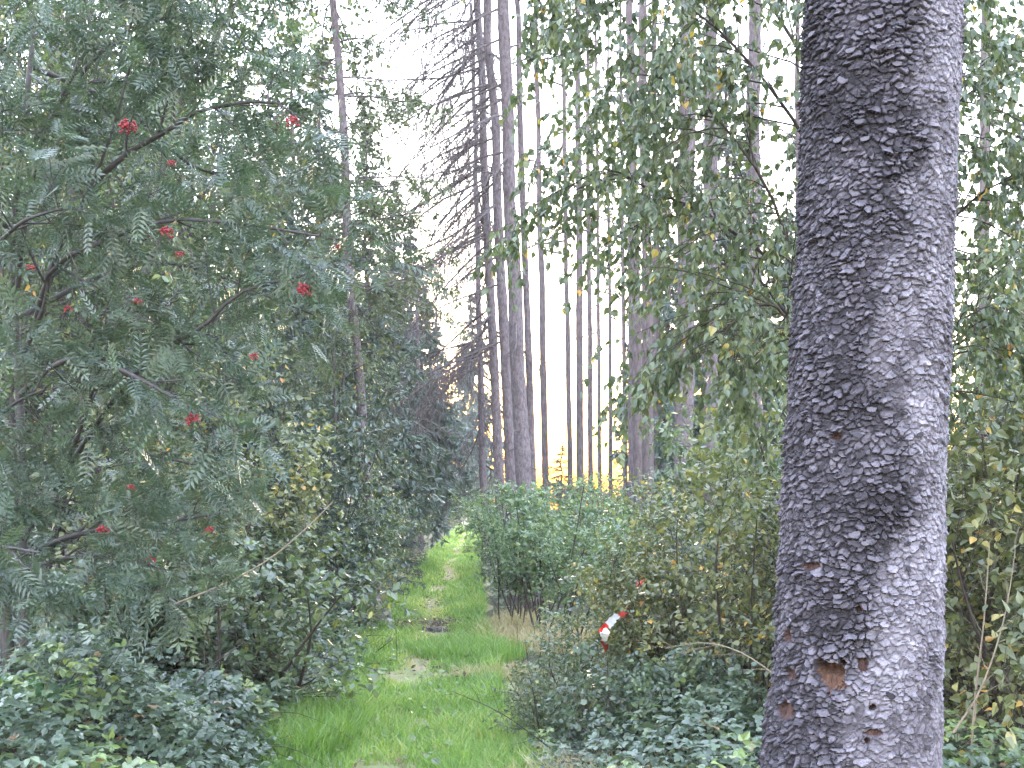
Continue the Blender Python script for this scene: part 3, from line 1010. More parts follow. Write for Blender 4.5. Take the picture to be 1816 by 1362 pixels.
for k, (pr, lab, px, Y, H) in enumerate(CON):
    h0 = 9 if pr in spr_dark else 12
    place(pr, 'spruce_tree', lab, 'tree', (gx(px, Y), Y, 0), k * 1.9, 'green spruces', H / h0)
SM = [(0, 'small dark young spruce by the path under the dead branches', 695, 26, 2.5), (1, 'small light green young spruce where the path disappears', 784, 88, 3.6),
      (0, 'small dark young spruce at the foot of the centre trunks', 902, 32, 2.6), (0, 'low young spruce left of the far path', 680, 23, 2.1),
      (1, 'low young spruce among the saplings behind the centre trunks', 990, 28, 2.3), (0, 'dark young spruce silhouetted below the glow', 995, 44, 3.9),
      (1, 'small young spruce in front of the dark spruces by the path', 672, 20.5, 1.9)]
for k, (q, lab, px, Y, H) in enumerate(SM):
    place(spr_small[q], 'young_spruce', lab, 'tree', (gx(px, Y), Y, 0), k * 1.3, 'young spruces', H / 2.6)


def build_larch():
    Y = 18
    Pw = trunk_poly(652, 588, Y, 15, 0, 14, .05)
    P, o = local(Pw)
    root = thing('larch_tree', 'thin leaning larch with sparse drooping branches against the white sky', 'tree', o)
    R = np.linspace(.085, .03, 14)
    b = Buf()
    tubes(b, P[None], R[None], 10)
    part('trunk', b.mesh('trunk', M['trunk'], True), root)
    cnt = 110
    t = rng.uniform(.3, .98, cnt)
    pos, _, _, _ = lerp_poly(P[None], np.zeros(cnt, int), t)
    az = rng.uniform(0, 2 * np.pi, cnt)
    e = np.radians(rng.normal(2, 16, cnt))
    d = np.stack([np.cos(az) * np.cos(e), np.sin(az) * np.cos(e), np.sin(e)], -1)
    P1, R1 = march(pos, d, rng.uniform(.6, 1.9, cnt), 7, .35, .1, .016)
    P2, R2 = sub(P1, R1, 10, .2, 1, .5, 60, 5, 1.6, .15, .5, -.2, .3, .005)
    b = Buf()
    tubes(b, P1, R1, 4)
    tubes(b, P2, R2, 3)
    part('limbs', b.mesh('limbs', M['twig']), root)
    b = Buf()
    leaves_on(b, T_NEEDLE, P2, 15, .12, 0, 1, .2, .9, .5, .8, None, 0, .3)
    leaves_on(b, T_NEEDLE, P1, 10, .10, .2, 1, .2, .9, .5, .8, None, 0, .3)
    part('crown', b.mesh('crown', M['larch']), root)


build_larch()


# ------------------------------------------------------------------ broad-leaved bushes and trees
def bush_proto(H, Wd, stems, leafmat, tmpl=T_OVAL, size=.05, n1=9, n2=8, nl=9, yellow=.0, lean=.35, low=.15, stem='stem', r0=.012, droop=.25, grav=.15, L1=.42, L2=.22, bare=0.):
    base = np.zeros((stems, 3))
    base[:, :2] = rng.normal(0, Wd * .12, (stems, 2))
    d = np.stack([np.clip(rng.normal(0, lean, stems), -.32, .32), np.clip(rng.normal(0, lean, stems), -.32, .32), np.ones(stems)], -1)
    P0, R0 = march(base, d, H * rng.uniform(.65, 1.08, stems), 8, -.05, .07, r0)
    P1, R1 = sub(P0, R0, n1, low, .98, Wd * L1, 55, 6, grav, .12, .55, .15, .35, .002)
    P2, R2 = sub(P1, R1, n2, .15, 1, Wd * L2, 50, 4, .25, .15, .6, 0, .3, .0013)
    b = Buf()
    tubes(b, P0, R0, 6)
    tubes(b, P1, R1, 3)
    tubes(b, P2, R2, 3)
    lf = Buf()
    keep = P2
    if bare:
        keep = P2[rng.uniform(size=len(P2)) > bare]
    leaves_on(lf, tmpl, keep, nl, size, .05, 1, droop, .8, 1., .55, None, yellow, .4)
    leaves_on(lf, tmpl, P1, max(2, nl // 2), size, .3, 1, droop, .8, 1., .55, None, yellow, .4)
    return [('stems', b.mesh('stems', M[stem], True)), ('crown', lf.mesh('crown', M[leafmat]))]


rng = np.random.default_rng(22)
hazel = [bush_proto(2.2, 1.5, 9, 'hazel', T_OVAL, .060, 11, 8, 8), bush_proto(2.2, 1.7, 8, 'hazel', T_ROUND, .055, 12, 8, 8, .02)]
yellow_b = [bush_proto(2.2, 1.4, 9, 'birch_yellow', T_BIRCH, .045, 12, 9, 9, .025, bare=.1), bush_proto(2.2, 1.6, 8, 'birch_yellow', T_BIRCH, .045, 12, 9, 9, .035, bare=.15)]
darkb = [bush_proto(2.8, 1.7, 9, 'dark_shrub', T_OVAL, .065, 13, 9, 9)]
sap = [bush_proto(1.7, .75, 4, 'sapling', T_OVAL, .050, 13, 7, 7, .01, .16, .3), bush_proto(1.7, .9, 5, 'sapling', T_ROUND, .046, 12, 7, 7, .02, .18, .28), bush_proto(1.7, .8, 4, 'sapling', T_BIRCH, .048, 12, 7, 8, .03, .15, .3)]
tall_sap = [bush_proto(2.6, 1.4, 6, 'sapling', T_OVAL, .050, 15, 8, 8, .01, .16, .15), bush_proto(2.6, 1.5, 6, 'sapling', T_ROUND, .046, 15, 8, 8, .02, .18, .15)]
treeb = [bush_proto(7., 3.6, 4, 'hazel', T_OVAL, .075, 22, 12, 11, .02, .12, .12, 'rowan_bark', .05, .3, .2, .40, .22),
         bush_proto(7., 3.8, 4, 'birch', T_BIRCH, .070, 22, 12, 11, .03, .14, .12, 'rowan_bark', .05, .4, .4, .40, .22)]
lowb = [bush_proto(1.0, 1.1, 12, 'hazel', T_OVAL, .050, 7, 6, 7, .01, .6, .1), bush_proto(1.0, 1.1, 12, 'bramble', T_ROUND, .055, 7, 6, 7, .0, .7, .1)]

LEFT = [
    # proto, base height, label, px, Y, height, width factor
    (treeb[0], 7, 'leafy green tree filling the space behind the rowan trunk', 40, 12.5, 7.6, 1.),
    (treeb[1], 7, 'light green birch behind the middle of the rowan crown', 215, 13.5, 7.4, 1.),
    (treeb[0], 7, 'green tree behind the rowan berries nearest the sky', 365, 15.5, 6.8, .95),
    (treeb[1], 7, 'tall tree behind the rowan at the very edge of the picture', -40, 17, 11., 1.),
    (treeb[0], 7, 'tall tree filling the upper corner behind the rowan', 110, 18, 11., 1.),
    (treeb[1], 7, 'tall tree behind the topmost rowan leaves', 260, 19, 10.5, 1.),
    (treeb[1], 7, 'light green birch tree between rowan tips and larch', 505, 17.5, 5.0, .9),
    (treeb[0], 7, 'bushy green tree at the foot of the larch', 615, 21, 4.3, .8),
    (yellow_b[0], 2.2, 'yellowing small-leaved bush behind the low rowan branch', 395, 11.5, 3.0, 1.1),
    (yellow_b[1], 2.2, 'brownish thin-leaved bush behind the rowan stems', 265, 10.5, 2.6, 1.2),
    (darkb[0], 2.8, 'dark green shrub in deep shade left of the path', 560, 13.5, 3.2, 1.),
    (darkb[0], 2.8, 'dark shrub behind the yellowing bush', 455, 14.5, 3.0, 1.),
    (hazel[0], 2.2, 'fresh green bush in front of the dark shrub', 425, 11.8, 1.75, 1.1),
    (hazel[1], 2.2, 'green bush at the far edge of the dark shrub', 585, 16, 2.2, 1.),
    (hazel[0], 2.2, 'green bush with arching shoots next to the larch foot', 595, 19, 2.3, 1.),
    (hazel[1], 2.2, 'light green bush beside the dry grass left of the path', 490, 12.6, 1.5, 1.2),
    (hazel[0], 2.2, 'green bush hanging over the left edge of the far path', 632, 24, 2.0, 1.1),
    (hazel[1], 2.2, 'pale bush near the left end of the path', 675, 30, 1.9, 1.1),
    (lowb[0], 1., 'low dense bush on the left verge by the muddy strip', 560, 15.3, 1.0, 1.2),
    (lowb[1], 1., 'low leafy bush behind the dead branch', 395, 10.8, 1.2, 1.2),
    (lowb[0], 1., 'low leafy bush left of the grass tufts', 385, 9.3, .85, 1.1),
    (lowb[0], 1., 'low bush in the brambles under the red berries', 400, 9.2, 1.25, 1.2),
    (lowb[1], 1., 'low bush at the rowan foot', 190, 8.6, 1.3, 1.2),
    (lowb[0], 1., 'low bush by the dry grass on the left verge', 600, 19, 1.1, 1.3),
    (lowb[0], 1., 'low bush on the left verge of the distant path', 668, 34, 1.4, 1.3),
    (lowb[1], 1., 'low bush closing the left side where the path vanishes', 700, 46, 1.6, 1.4),
]
for k, (pr, h0, lab, px, Y, H, wf) in enumerate(LEFT):
    s = H / h0
    place(pr, 'leafy_tree' if h0 == 7 else 'bush', lab, 'tree' if h0 == 7 else 'bush', (gx(px, Y), Y, 0), k * 2.1 + .4, 'trees behind the rowan' if h0 == 7 else 'bushes left of the path', (s * wf, s * wf, s))

RIGHT = [
    (sap[0], 1.7, 'first sapling at the right edge of the path, dark forked stem', 900, 16.3, 1.6, 1.),
    (sap[1], 1.7, 'slim sapling just behind the first one right of the path', 922, 17.5, 2.0, 1.),
    (sap[2], 1.7, 'sapling with dark stem above the dry grass', 942, 15.8, 1.5, 1.05),
    (sap[1], 1.7, 'broad light green sapling in the middle of the sapling row', 980, 15.2, 2.0, 1.1),
    (sap[0], 1.7, 'fresh green sapling left of the yellowing bush', 1015, 14.2, 1.45, 1.2),
    (sap[2], 1.7, 'sapling touching the yellowing bush', 1065, 13.5, 1.6, 1.2),
    (sap[1], 1.7, 'sapling behind the row at the foot of the thickest trunk', 940, 19, 1.8, 1.2),
    (sap[0], 1.7, 'sapling right of the far path, third row', 898, 22, 1.9, 1.2),
    (sap[2], 1.7, 'sapling near the vanishing point right of the path', 897, 30, 2.0, 1.3),
    (tall_sap[0], 2.6, 'bluish sapling under the bright gap, nearer one', 1000, 22, 2.1, 1.1),
    (tall_sap[1], 2.6, 'bluish sapling under the bright gap, farther one', 1055, 26, 2.2, 1.2),
    (tall_sap[0], 2.6, 'bluish sapling at the foot of the thick trunk group', 1110, 22, 2.2, 1.2),
    (tall_sap[1], 2.6, 'bluish sapling behind the top of the yellowing bush', 1165, 20, 2.35, 1.2),
    (tall_sap[0], 2.6, 'sapling at the back below the broad pale trunks', 1215, 24, 2.8, 1.2),
    (tall_sap[1], 2.6, 'sapling at the back next to the centre trunks', 955, 27, 2.0, 1.2),
    (sap[1], 1.7, 'sapling closing the right side where the path vanishes', 895, 42, 2.1, 1.6),
    (yellow_b[1], 2.2, 'yellowing birch bush around the striped tape', 1170, 8.6, 1.35, 1.0),
    (yellow_b[0], 2.2, 'large yellowing birch bush left of the big trunk', 1262, 8.2, 1.75, 1.05),
    (yellow_b[1], 2.2, 'yellowing birch bush close against the big trunk', 1355, 7.2, 2.1, 1.0),
    (yellow_b[0], 2.2, 'tall yellowing bush behind the big trunk', 1450, 8.5, 2.9, 1.1),
    (yellow_b[0], 2.2, 'yellowing bush just past the big trunk', 1720, 6.6, 2.6, 1.0),
    (yellow_b[1], 2.2, 'yellowing bush at the picture edge past the big trunk', 1820, 6.2, 2.7, 1.0),
    (hazel[0], 2.2, 'green bush behind the yellowing bushes past the big trunk', 1790, 9.5, 3.4, .85),
    (hazel[1], 2.2, 'green bush behind the large yellowing bush', 1385, 12, 2.6, .8),
    (hazel[0], 2.2, 'green bush behind the big trunk, between it and pale trunks', 1425, 11, 3.0, .75),
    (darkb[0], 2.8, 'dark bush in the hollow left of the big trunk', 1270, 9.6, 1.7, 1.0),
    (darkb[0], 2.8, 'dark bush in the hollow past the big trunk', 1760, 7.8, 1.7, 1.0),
    (lowb[0], 1., 'low bush right of the path below the striped tape', 1040, 9.6, .8, 1.1),
    (lowb[1], 1., 'low bush at the lower edge left of the big trunk', 1290, 6.8, .7, 1.1),
    (lowb[0], 1., 'low bush at the right foot of the path', 985, 8.2, .55, 1.1),
    (lowb[1], 1., 'low bush below the yellowing birch bush', 1150, 7.4, .7, 1.1),
]
for k, (pr, h0, lab, px, Y, H, wf) in enumerate(RIGHT):
    s = H / h0
    sapl = h0 in (1.7, 2.6)
    place(pr, 'sapling' if sapl else 'bush', lab, 'sapling' if sapl else 'bush', (gx(px, Y), Y, 0), k * 1.7 + .9, 'saplings right of the path' if sapl else 'bushes right of the path', (s * wf, s * wf, s))

# far thicket below the glow
far_labels = ['far bush closing the end of the path', 'far bush just right of the end of the path', 'far bush under the bright gap, nearest the centre trunks', 'far bush in the middle of the bright gap', 'far bush under the thin trunks of the bright gap',
              'far bush beside the thick trunk group', 'far bush behind the broad pale trunks', 'far bush behind the centre trunk cluster', 'far bush left of the end of the path']
for k, (px, H) in enumerate([(826, 5.2), (868, 5.4), (985, 3.4), (1030, 3.0), (1075, 3.6), (1130, 3.4), (1220, 4.4), (915, 3.2), (760, 3.4)]):
    Y = 56 + 3 * (k % 3) if k > 1 else 108 + 5 * k
    s = H / 2.2
    place(hazel[k % 2], 'bush', far_labels[k], 'bush', (gx(px, Y), Y, 0), k * 1.1, 'far bushes below the glow', (s * 1.5, s * 1.5, s))


# ------------------------------------------------------------------ hanging birch behind the big trunk
def build_birch():
    base = np.array([gx(1535, 6.2), 6.2, 0])
    root = thing('birch_tree', 'birch with hanging leafy twigs spreading from behind the big trunk', 'tree', base)
    stem = poly_px([(1535, 1460, 6.2), (1530, 1000, 6.2), (1520, 500, 6.2), (1530, 0, 6.2), (1520, -700, 6.2)], 16)
    Rs = np.linspace(.055, .03, 16)
    b = Buf()
    tubes(b, (stem - base)[None], Rs[None], 10)
    part('trunk', b.mesh('trunk', M['stem'], True), root)
    limbs = [
        [(1520, 560, 6.2), (1420, 480, 6.1), (1360, 330, 5.9), (1280, 220, 5.8), (1210, 150, 5.7), (1120, 130, 5.6)],
        [(1520, 420, 6.2), (1415, 225, 6.0), (1310, 90, 5.9), (1230, 20, 5.8), (1100, -40, 5.7)],
        [(1520, 600, 6.2), (1380, 470, 6.4), (1250, 380, 6.3), (1150, 335, 6.2), (1080, 300, 6.1), (1010, 330, 6.0)],
        [(1520, 300, 6.2), (1400, 60, 6.5), (1290, -80, 6.5), (1150, -160, 6.4), (1010, -150, 6.2), (930, -60, 6.1)],
        [(1525, 100, 6.2), (1440, -120, 5.8), (1320, -260, 5.6), (1180, -300, 5.5), (1050, -230, 5.4)],
        [(1520, 700, 6.2), (1420, 600, 5.9), (1370, 540, 5.8), (1310, 560, 5.7), (1270, 620, 5.7)],
        [(1525, 640, 6.2), (1400, 560, 6.8), (1300, 430, 6.9), (1190, 300, 6.9), (1090, 200, 6.9)],
        [(1535, 380, 6.2), (1640, 230, 6.0), (1700, 180, 5.9), (1816, 100, 5.8), (1950, 40, 5.7)],
        [(1535, 560, 6.2), (1660, 420, 6.2), (1760, 330, 6.1), (1880, 300, 6.0)],
        [(1535, 200, 6.2), (1640, 0, 6.3), (1760, -120, 6.3), (1900, -160, 6.2)],
        [(1535, 760, 6.2), (1660, 640, 5.9), (1780, 560, 5.8), (1880, 520, 5.7)],
    ]
    P0 = np.array([poly_px(p, 12) for p in limbs]) - base
    R0 = np.tile(np.linspace(.011, .003, 12), (len(limbs), 1))
    P1, R1 = sub(P0, R0, 28, .12, 1, .70, 45, 7, .9, .10, .6, .1, .25, .002)
    P2, R2 = sub(P1, R1, 9, .15, 1, .30, 45, 5, 1.3, .12, .6, -.1, .25, .0012)
    for k in range(len(P0)):
        b = Buf()
        tubes(b, P0[k:k + 1], R0[k:k + 1], 6)
        br = part('branch', b.mesh('branch', M['stem'], True), root)
        c = Buf()
        tubes(c, P1[k * 28:(k + 1) * 28], R1[k * 28:(k + 1) * 28], 4)
        tubes(c, P2[k * 252:(k + 1) * 252], R2[k * 252:(k + 1) * 252], 3)
        part('twigs', c.mesh('twigs', M['stem']), br, 'stuff')
    b = Buf()
    leaves_on(b, T_BIRCH, P2, 9, .042, .05, 1, .75, .6, .35, .75, None, .018, .3)
    leaves_on(b, T_BIRCH, P1, 5, .045, .2, 1, .75, .6, .35, .75, None, .018, .3)
    part('crown', b.mesh('crown', M['birch']), root)


rng = np.random.default_rng(24)
build_birch()


# ------------------------------------------------------------------ rowan with red berries
def berry_mesh(seed, n=26):
    g = np.random.default_rng(seed)
    b = Buf()
    # low icosphere
    t = (1 + 5 ** .5) / 2
    iv = nrm(np.array([(-1, t, 0), (1, t, 0), (-1, -t, 0), (1, -t, 0), (0, -1, t), (0, 1, t), (0, -1, -t), (0, 1, -t), (t, 0, -1), (t, 0, 1), (-t, 0, -1), (-t, 0, 1)], float))
    fi = np.array([(0, 11, 5), (0, 5, 1), (0, 1, 7), (0, 7, 10), (0, 10, 11), (1, 5, 9), (5, 11, 4), (11, 10, 2), (10, 7, 6), (7, 1, 8), (3, 9, 4), (3, 4, 2), (3, 2, 6), (3, 6, 8), (3, 8, 9), (4, 9, 5), (2, 4, 11), (6, 2, 10), (8, 6, 7), (9, 8, 1)])
    for _ in range(n):
        a, r = g.uniform(0, 6.28), .042 * math.sqrt(g.uniform())
        c = np.array([r * math.cos(a), r * math.sin(a), -.020 + .045 * g.uniform() - r * .45])
        b.add(c + iv * g.uniform(.0062, .0078), fi, g.uniform())
    return b.mesh('berry_cluster', M['berry'], True)


def build_rowan():
    base = np.array([gx(30, 7), 7, 0])
    root = thing('rowan_tree', 'rowan with feathery leaves and red berry clusters, two grey stems', 'tree', base)
    stems = [
        [(18, 1420, 7), (15, 1190, 7), (6, 1050, 7), (-15, 900, 7), (-40, 600, 7), (-60, 300, 7), (-60, 0, 7), (-20, -300, 6.9)],
        [(34, 1420, 7), (38, 1190, 7), (43, 1050, 7), (40, 850, 7), (32, 650, 7), (22, 450, 7), (40, 250, 6.9), (70, -50, 6.8)],
    ]
    for s_, r in zip(stems, (.042, .036)):
        b = Buf()
        P = poly_px(s_, 22) - base
        P[:, 2] = np.maximum(P[:, 2], 0)
        tubes(b, P[None], np.linspace(r, r * .35, 22)[None], 10)
        part('trunk', b.mesh('trunk', M['rowan_bark'], True), root)
    limbs = [
        [(40, 960, 7), (100, 860, 6.8), (150, 740, 6.5), (165, 689, 6.4), (195, 601, 6.2), (231, 545, 6.0)],
        [(35, 640, 7), (80, 540, 6.8), (92, 470, 6.7), (149, 355, 6.5), (193, 252, 6.4), (230, 120, 6.3)],
        [(60, 590, 6.9), (92, 478, 6.7), (190, 426, 6.4), (300, 390, 6.2), (450, 400, 6.0), (600, 425, 5.9)],
        [(90, 880, 6.9), (200, 710, 6.5), (288, 622, 6.3), (360, 580, 6.1), (426, 519, 6.0), (535, 490, 5.9)],
        [(120, 420, 6.6), (190, 300, 6.5), (298, 231, 6.3), (360, 195, 6.2), (483, 180, 6.1), (530, 215, 6.1)],
        [(45, 980, 7), (150, 945, 6.5), (260, 932, 6.2), (390, 910, 6.0)],
        [(42, 1010, 7), (120, 990, 6.5), (200, 985, 6.2), (290, 1010, 6.0)],
        [(30, 520, 7), (60, 300, 6.7), (130, 130, 6.5), (220, 0, 6.3), (300, -120, 6.2)],
        [(60, 250, 6.9), (180, 90, 6.6), (300, 30, 6.4), (420, 50, 6.2)],
        [(35, 700, 7), (110, 640, 6.4), (200, 650, 6.0), (300, 700, 5.8), (350, 720, 5.7)],
        [(20, 420, 7), (-60, 250, 6.4), (-20, 120, 6.1), (80, 30, 5.9)],
        [(-40, 600, 7), (-30, 480, 6.4), (30, 400, 6.0), (110, 370, 5.8)],
        [(-15, 880, 7), (-30, 780, 6.4), (20, 720, 6.1), (80, 690, 5.9)],
        [(-10, 930, 7), (-40, 960, 6.3), (10, 970, 5.9), (70, 980, 5.7)],
        [(40, 560, 7), (200, 480, 7.3), (330, 470, 7.4), (460, 520, 7.4), (560, 560, 7.3)],
        [(60, 120, 6.9), (220, 190, 7.2), (350, 300, 7.3), (470, 300, 7.3)],
        [(35, 760, 7), (160, 780, 7.2), (280, 810, 7.2), (380, 830, 7.1)],
        [(70, -50, 6.8), (220, -60, 6.6), (350, -20, 6.4), (440, 90, 6.3)],
    ]
    P0 = np.array([poly_px(p, 12) for p in limbs]) - base
    R0 = np.tile(np.linspace(.017, .005, 12), (len(limbs), 1))
    P1, R1 = sub(P0, R0, 10, .12, 1, .50, 48, 6, .25, .09, .55, .12, .3, .003)
    P2, R2 = sub(P1, R1, 4, .2, 1, .22, 45, 4, .2, .1, .6, .1, .3, .002)
    for k in range(len(P0)):
        b = Buf()
        tubes(b, P0[k:k + 1], R0[k:k + 1], 7)
        br = part('branch', b.mesh('branch', M['rowan_bark'], True), root)
        c = Buf()
        tubes(c, P1[k * 10:(k + 1) * 10], R1[k * 10:(k + 1) * 10], 4)
        tubes(c, P2[k * 40:(k + 1) * 40], R2[k * 40:(k + 1) * 40], 3)
        part('twigs', c.mesh('twigs', M['rowan_bark']), br, 'stuff')
    b = Buf()
    for q in range(3):
        leaves_on(b, T_ROWAN[q], P2, 1 + (q == 0), .165, .1, 1, .15, .75, 1., .5, None, 0, .5)
        leaves_on(b, T_ROWAN[q], P1, 2, .175, .25, 1, .15, .8, 1., .5, None, 0, .5)
    part('crown', b.mesh('crown', M['rowan']), root)
    bm = [berry_mesh(1, 52), berry_mesh(2, 40), berry_mesh(3, 30)]
    spots = [(225, 220, 6.0, 0), (517, 212, 5.9, 1), (295, 408, 5.9, 1), (318, 448, 5.8, 2), (540, 508, 5.75, 0), (602, 438, 5.75, 2), (55, 472, 5.9, 2), (340, 740, 5.6, 1), (232, 862, 5.9, 2), (182, 938, 5.9, 1),
             (270, 990, 5.9, 2), (370, 937, 5.8, 2), (450, 630, 5.8, 2), (245, 532, 5.85, 2), (120, 545, 5.9, 2), (305, 287, 6.0, 2)]
    for k, (px, py, Y, v) in enumerate(spots):
        o = part('berry_cluster', bm[v], root)
        o.location = at(px, py, Y) - base
        o.rotation_euler = (random.uniform(-.4, .4), random.uniform(-.4, .4), k)
        s = 1.0 if v == 0 else (.8 if v == 1 else .52)
        o.scale = (s, s, s)


rng = np.random.default_rng(25)
build_rowan()


# ------------------------------------------------------------------ bramble thickets, ferns and ground plants
def bramble(name, label, spots, n, hfun, size, mat, bright):
    """leaf layer over an uneven height field with arching canes"""
    b = Buf()
    c = Buf()
    for (x0, x1, y0, y1, share) in spots:
        N = int(n * share)
        X, Y = rng.uniform(x0, x1, N), rng.uniform(y0, y1, N)
        top = hfun(X, Y)
        ok = top > .05
        X, Y, top = X[ok], Y[ok], top[ok]
        N = len(X)
        z = top * (1 - .75 * rng.uniform(0, 1, N) ** 2.2) + rng.normal(0, .02, N)
        p = np.stack([X, Y, np.maximum(z, .03)], -1)
        d = rng.normal(0, 1, (N, 3)) * np.array([1, 1, .25])
        d[:, 1] -= .3
        nv = np.array([0, -.15, 1]) + rng.normal(0, .33, (N, 3))
        patch = vnoise(X, Y, 31, .45)
        tint = np.clip(.15 + .4 * vnoise(X, Y, 30, .25) + rng.uniform(-.15, .2, N) + np.where(patch > bright, .38, 0), 0, .96)
        tint = np.where(rng.uniform(size=N) < .015, 1., tint)
        leaves(b, T_TRI, p, d, nv, size * rng.uniform(.65, 1.25, N), tint)
        m = max(4, N // 55)
        ii = rng.integers(0, N, m)
        pos = np.stack([X[ii], Y[ii], np.zeros(m)], -1)
        dd = np.stack([rng.normal(0, .5, m), rng.normal(0, .5, m), np.ones(m)], -1)
        P1, R1 = march(pos, dd, top[ii] * 1.9, 9, 1.9, .08, .0035)
        tubes(c, P1, R1, 4)
    root = thing(name, label, 'brambles')
    root['kind'] = 'stuff'
    part('foliage', b.mesh('foliage', M[mat]), root, 'stuff')
    part('canes', c.mesh('canes', M['stem'], True), root, 'stuff')


def h_left(X, Y):
    edge = path_x(Y) - path_hw(Y) - .05                      # verge of the path
    e = np.clip((edge - X) / .9, 0, 1)
    base = .25 + .42 * e ** .7
    return np.where(X < edge + .08, base * (.6 + .85 * vnoise(X, Y, 21, .6)) * np.clip((edge + .15 - X) / .25, 0, 1), 0)


def h_right(X, Y):
    edge = path_x(Y) + path_hw(Y) + np.where(Y > 10.5, .9, .12)
    e = np.clip((X - edge) / .8, 0, 1)
    return np.where(X > edge, (.14 + .34 * e) * (.5 + .9 * vnoise(X, Y, 22, .5)), 0)


rng = np.random.default_rng(26)
bramble('bramble_thicket', 'dense low bramble thicket covering the bank left of the path', [(-3.6, -1.0, 4.6, 8, .42), (-4.6, -1.2, 8, 11.5, .36), (-4.6, -1.4, 11.5, 16, .22)], 26000, h_left, .080, 'bramble', .68)
bramble('bramble_thicket', 'low leafy ground cover under the yellowing bushes right of the path', [(-.2, 2.6, 4.9, 8, .6), (.1, 3.2, 8, 11, .4)], 11000, h_right, .066, 'bramble', .6)
bramble('undergrowth', 'low undergrowth along both sides of the distant path', [(-7.5, -1.6, 16, 34, .5), (-1.2, 7, 17, 34, .5)], 9000,
        lambda X, Y: np.where(np.abs(X - path_x(Y)) > path_hw(Y) + .25, .55 * (.4 + .9 * vnoise(X, Y, 25, 1.2)), 0), .16, 'hazel', .7)


def fern_proto(seed, n=8, L=.3):
    out = []
    g = np.random.default_rng(seed)
    t = pinnate(13, .20, .55, .62)
    for k in range(n):
        b = Buf()
        az = k / n * 6.28 + g.uniform(-.3, .3)
        leaves(b, t, np.zeros((1, 3)) + np.array([0, 0, .03]), np.array([[math.cos(az), math.sin(az), .9]]), np.array([[-math.cos(az) * .6, -math.sin(az) * .6, .8]]), L * g.uniform(.8, 1.15), g.uniform())
        out.append(('frond', b.mesh('frond', M['fern'])))
    return out


for k, (px, Y, z, lab) in enumerate([(190, 5.3, .25, 'fern in the brambles near the bottom left corner'), (60, 6.3, .55, 'fern at the foot of the rowan stems'), (1380, 4.9, .1, 'small fern at the foot of the big trunk')]):
    place(fern_proto(k + 5), 'fern', lab, 'fern', (gx(px, Y), Y, z), k, 'ferns')


# ------------------------------------------------------------------ bare twigs, stalks, stump, tape
def bare_branch(name, label, pts, r, cnt=8, L=.25, mat='pale_stem', cat='branch', group='bare twigs and branches'):
    P = poly_px(pts, 12)
    o = P[0].copy()
    root = thing(name, label, cat, o, group=group)
    P = P - o
    b = Buf()
    R = np.linspace(r, r * .35, 12)
    tubes(b, P[None], R[None], 6)
    P1, R1 = sub(P[None], R[None], cnt, .15, 1, L, 40, 5, .1, .12, .5, .05, .3, .0015)
    tubes(b, P1, R1, 3)
    part('stem', b.mesh('stem', M[mat], True), root)


bare_branch('dead_branch', 'long pale bare branch slanting up through the left bushes', [(300, 1075, 7.6), (400, 1035, 7.8), (480, 990, 8.0), (545, 935, 8.2), (590, 890, 8.4)], .008, 9, .3)
bare_branch('dead_branch', 'dark bare twig poking from the brambles below the pale branch', [(345, 1215, 6.6), (375, 1180, 6.7), (405, 1160, 6.8), (430, 1140, 6.9)], .005, 4, .12, 'stem')
bare_branch('dead_branch', 'thin upright bare twig in the middle of the brambles', [(362, 1180, 6.5), (364, 1130, 6.5), (378, 1080, 6.5)], .004, 3, .1, 'stem')
bare_branch('dead_branch', 'thin stick leaning over the left edge of the grass', [(655, 1165, 13), (675, 1150, 13), (697, 1133, 13)], .008, 2, .1, 'stem')
bare_branch('dead_branch', 'thin bare twigs hanging over the grass at the right verge', [(980, 1330, 7.4), (940, 1300, 7.3), (880, 1260, 7.2), (800, 1225, 7.2)], .0045, 9, .3, 'stem')
bare_branch('dead_branch', 'bare twigs crossing the dark hollow left of the big trunk', [(1390, 1210, 5.6), (1320, 1160, 5.6), (1250, 1140, 5.7), (1180, 1150, 5.8)], .004, 9, .25, 'pale_stem')
bare_branch('dead_branch', 'bare twigs in the dark hollow past the big trunk', [(1690, 1300, 5.2), (1740, 1220, 5.2), (1780, 1100, 5.2), (1800, 980, 5.2)], .005, 10, .22, 'pale_stem')
bare_branch('dead_branch', 'reddish bare stem in front of the bush past the big trunk', [(1720, 1400, 5.4), (1728, 1250, 5.4), (1745, 1100, 5.4), (1755, 960, 5.4)], .006, 6, .2, 'pale_stem')
for k, (px, Y, h) in enumerate([(704, 12.5, .30), (958, 13.2, .42), (975, 12.9, .36), (918, 14.3, .3), (945, 13.6, .34), (1000, 12.6, .4), (938, 12.2, .3)]):
    lab = ['dry stalk standing at the left edge of the grass', 'tallest dry stalk in front of the saplings', 'dry stalk right of the tallest one', 'dry stalk nearest the path below the saplings', 'dry stalk just left of the tallest one',
           'dry stalk nearest the striped tape', 'short dry stalk at the bare sandy patch'][k]
    g = at(px, 900, Y)
    b = Buf()
    P1, R1 = march(np.zeros((1, 3)), np.array([[rng.normal(0, .08), 0, 1]]), h, 6, 0, .06, .006)
    tubes(b, P1, R1, 5)
    P2, R2 = sub(P1, R1, 4, .4, 1, .08, 40, 3, 0, .1, .6)
    tubes(b, P2, R2, 3)
    r = thing('dry_stalk', lab, 'stalk', (g[0], Y, 0), group='dry stalks beside the path')
    part('stem', b.mesh('stem', M['stem'], True), r)


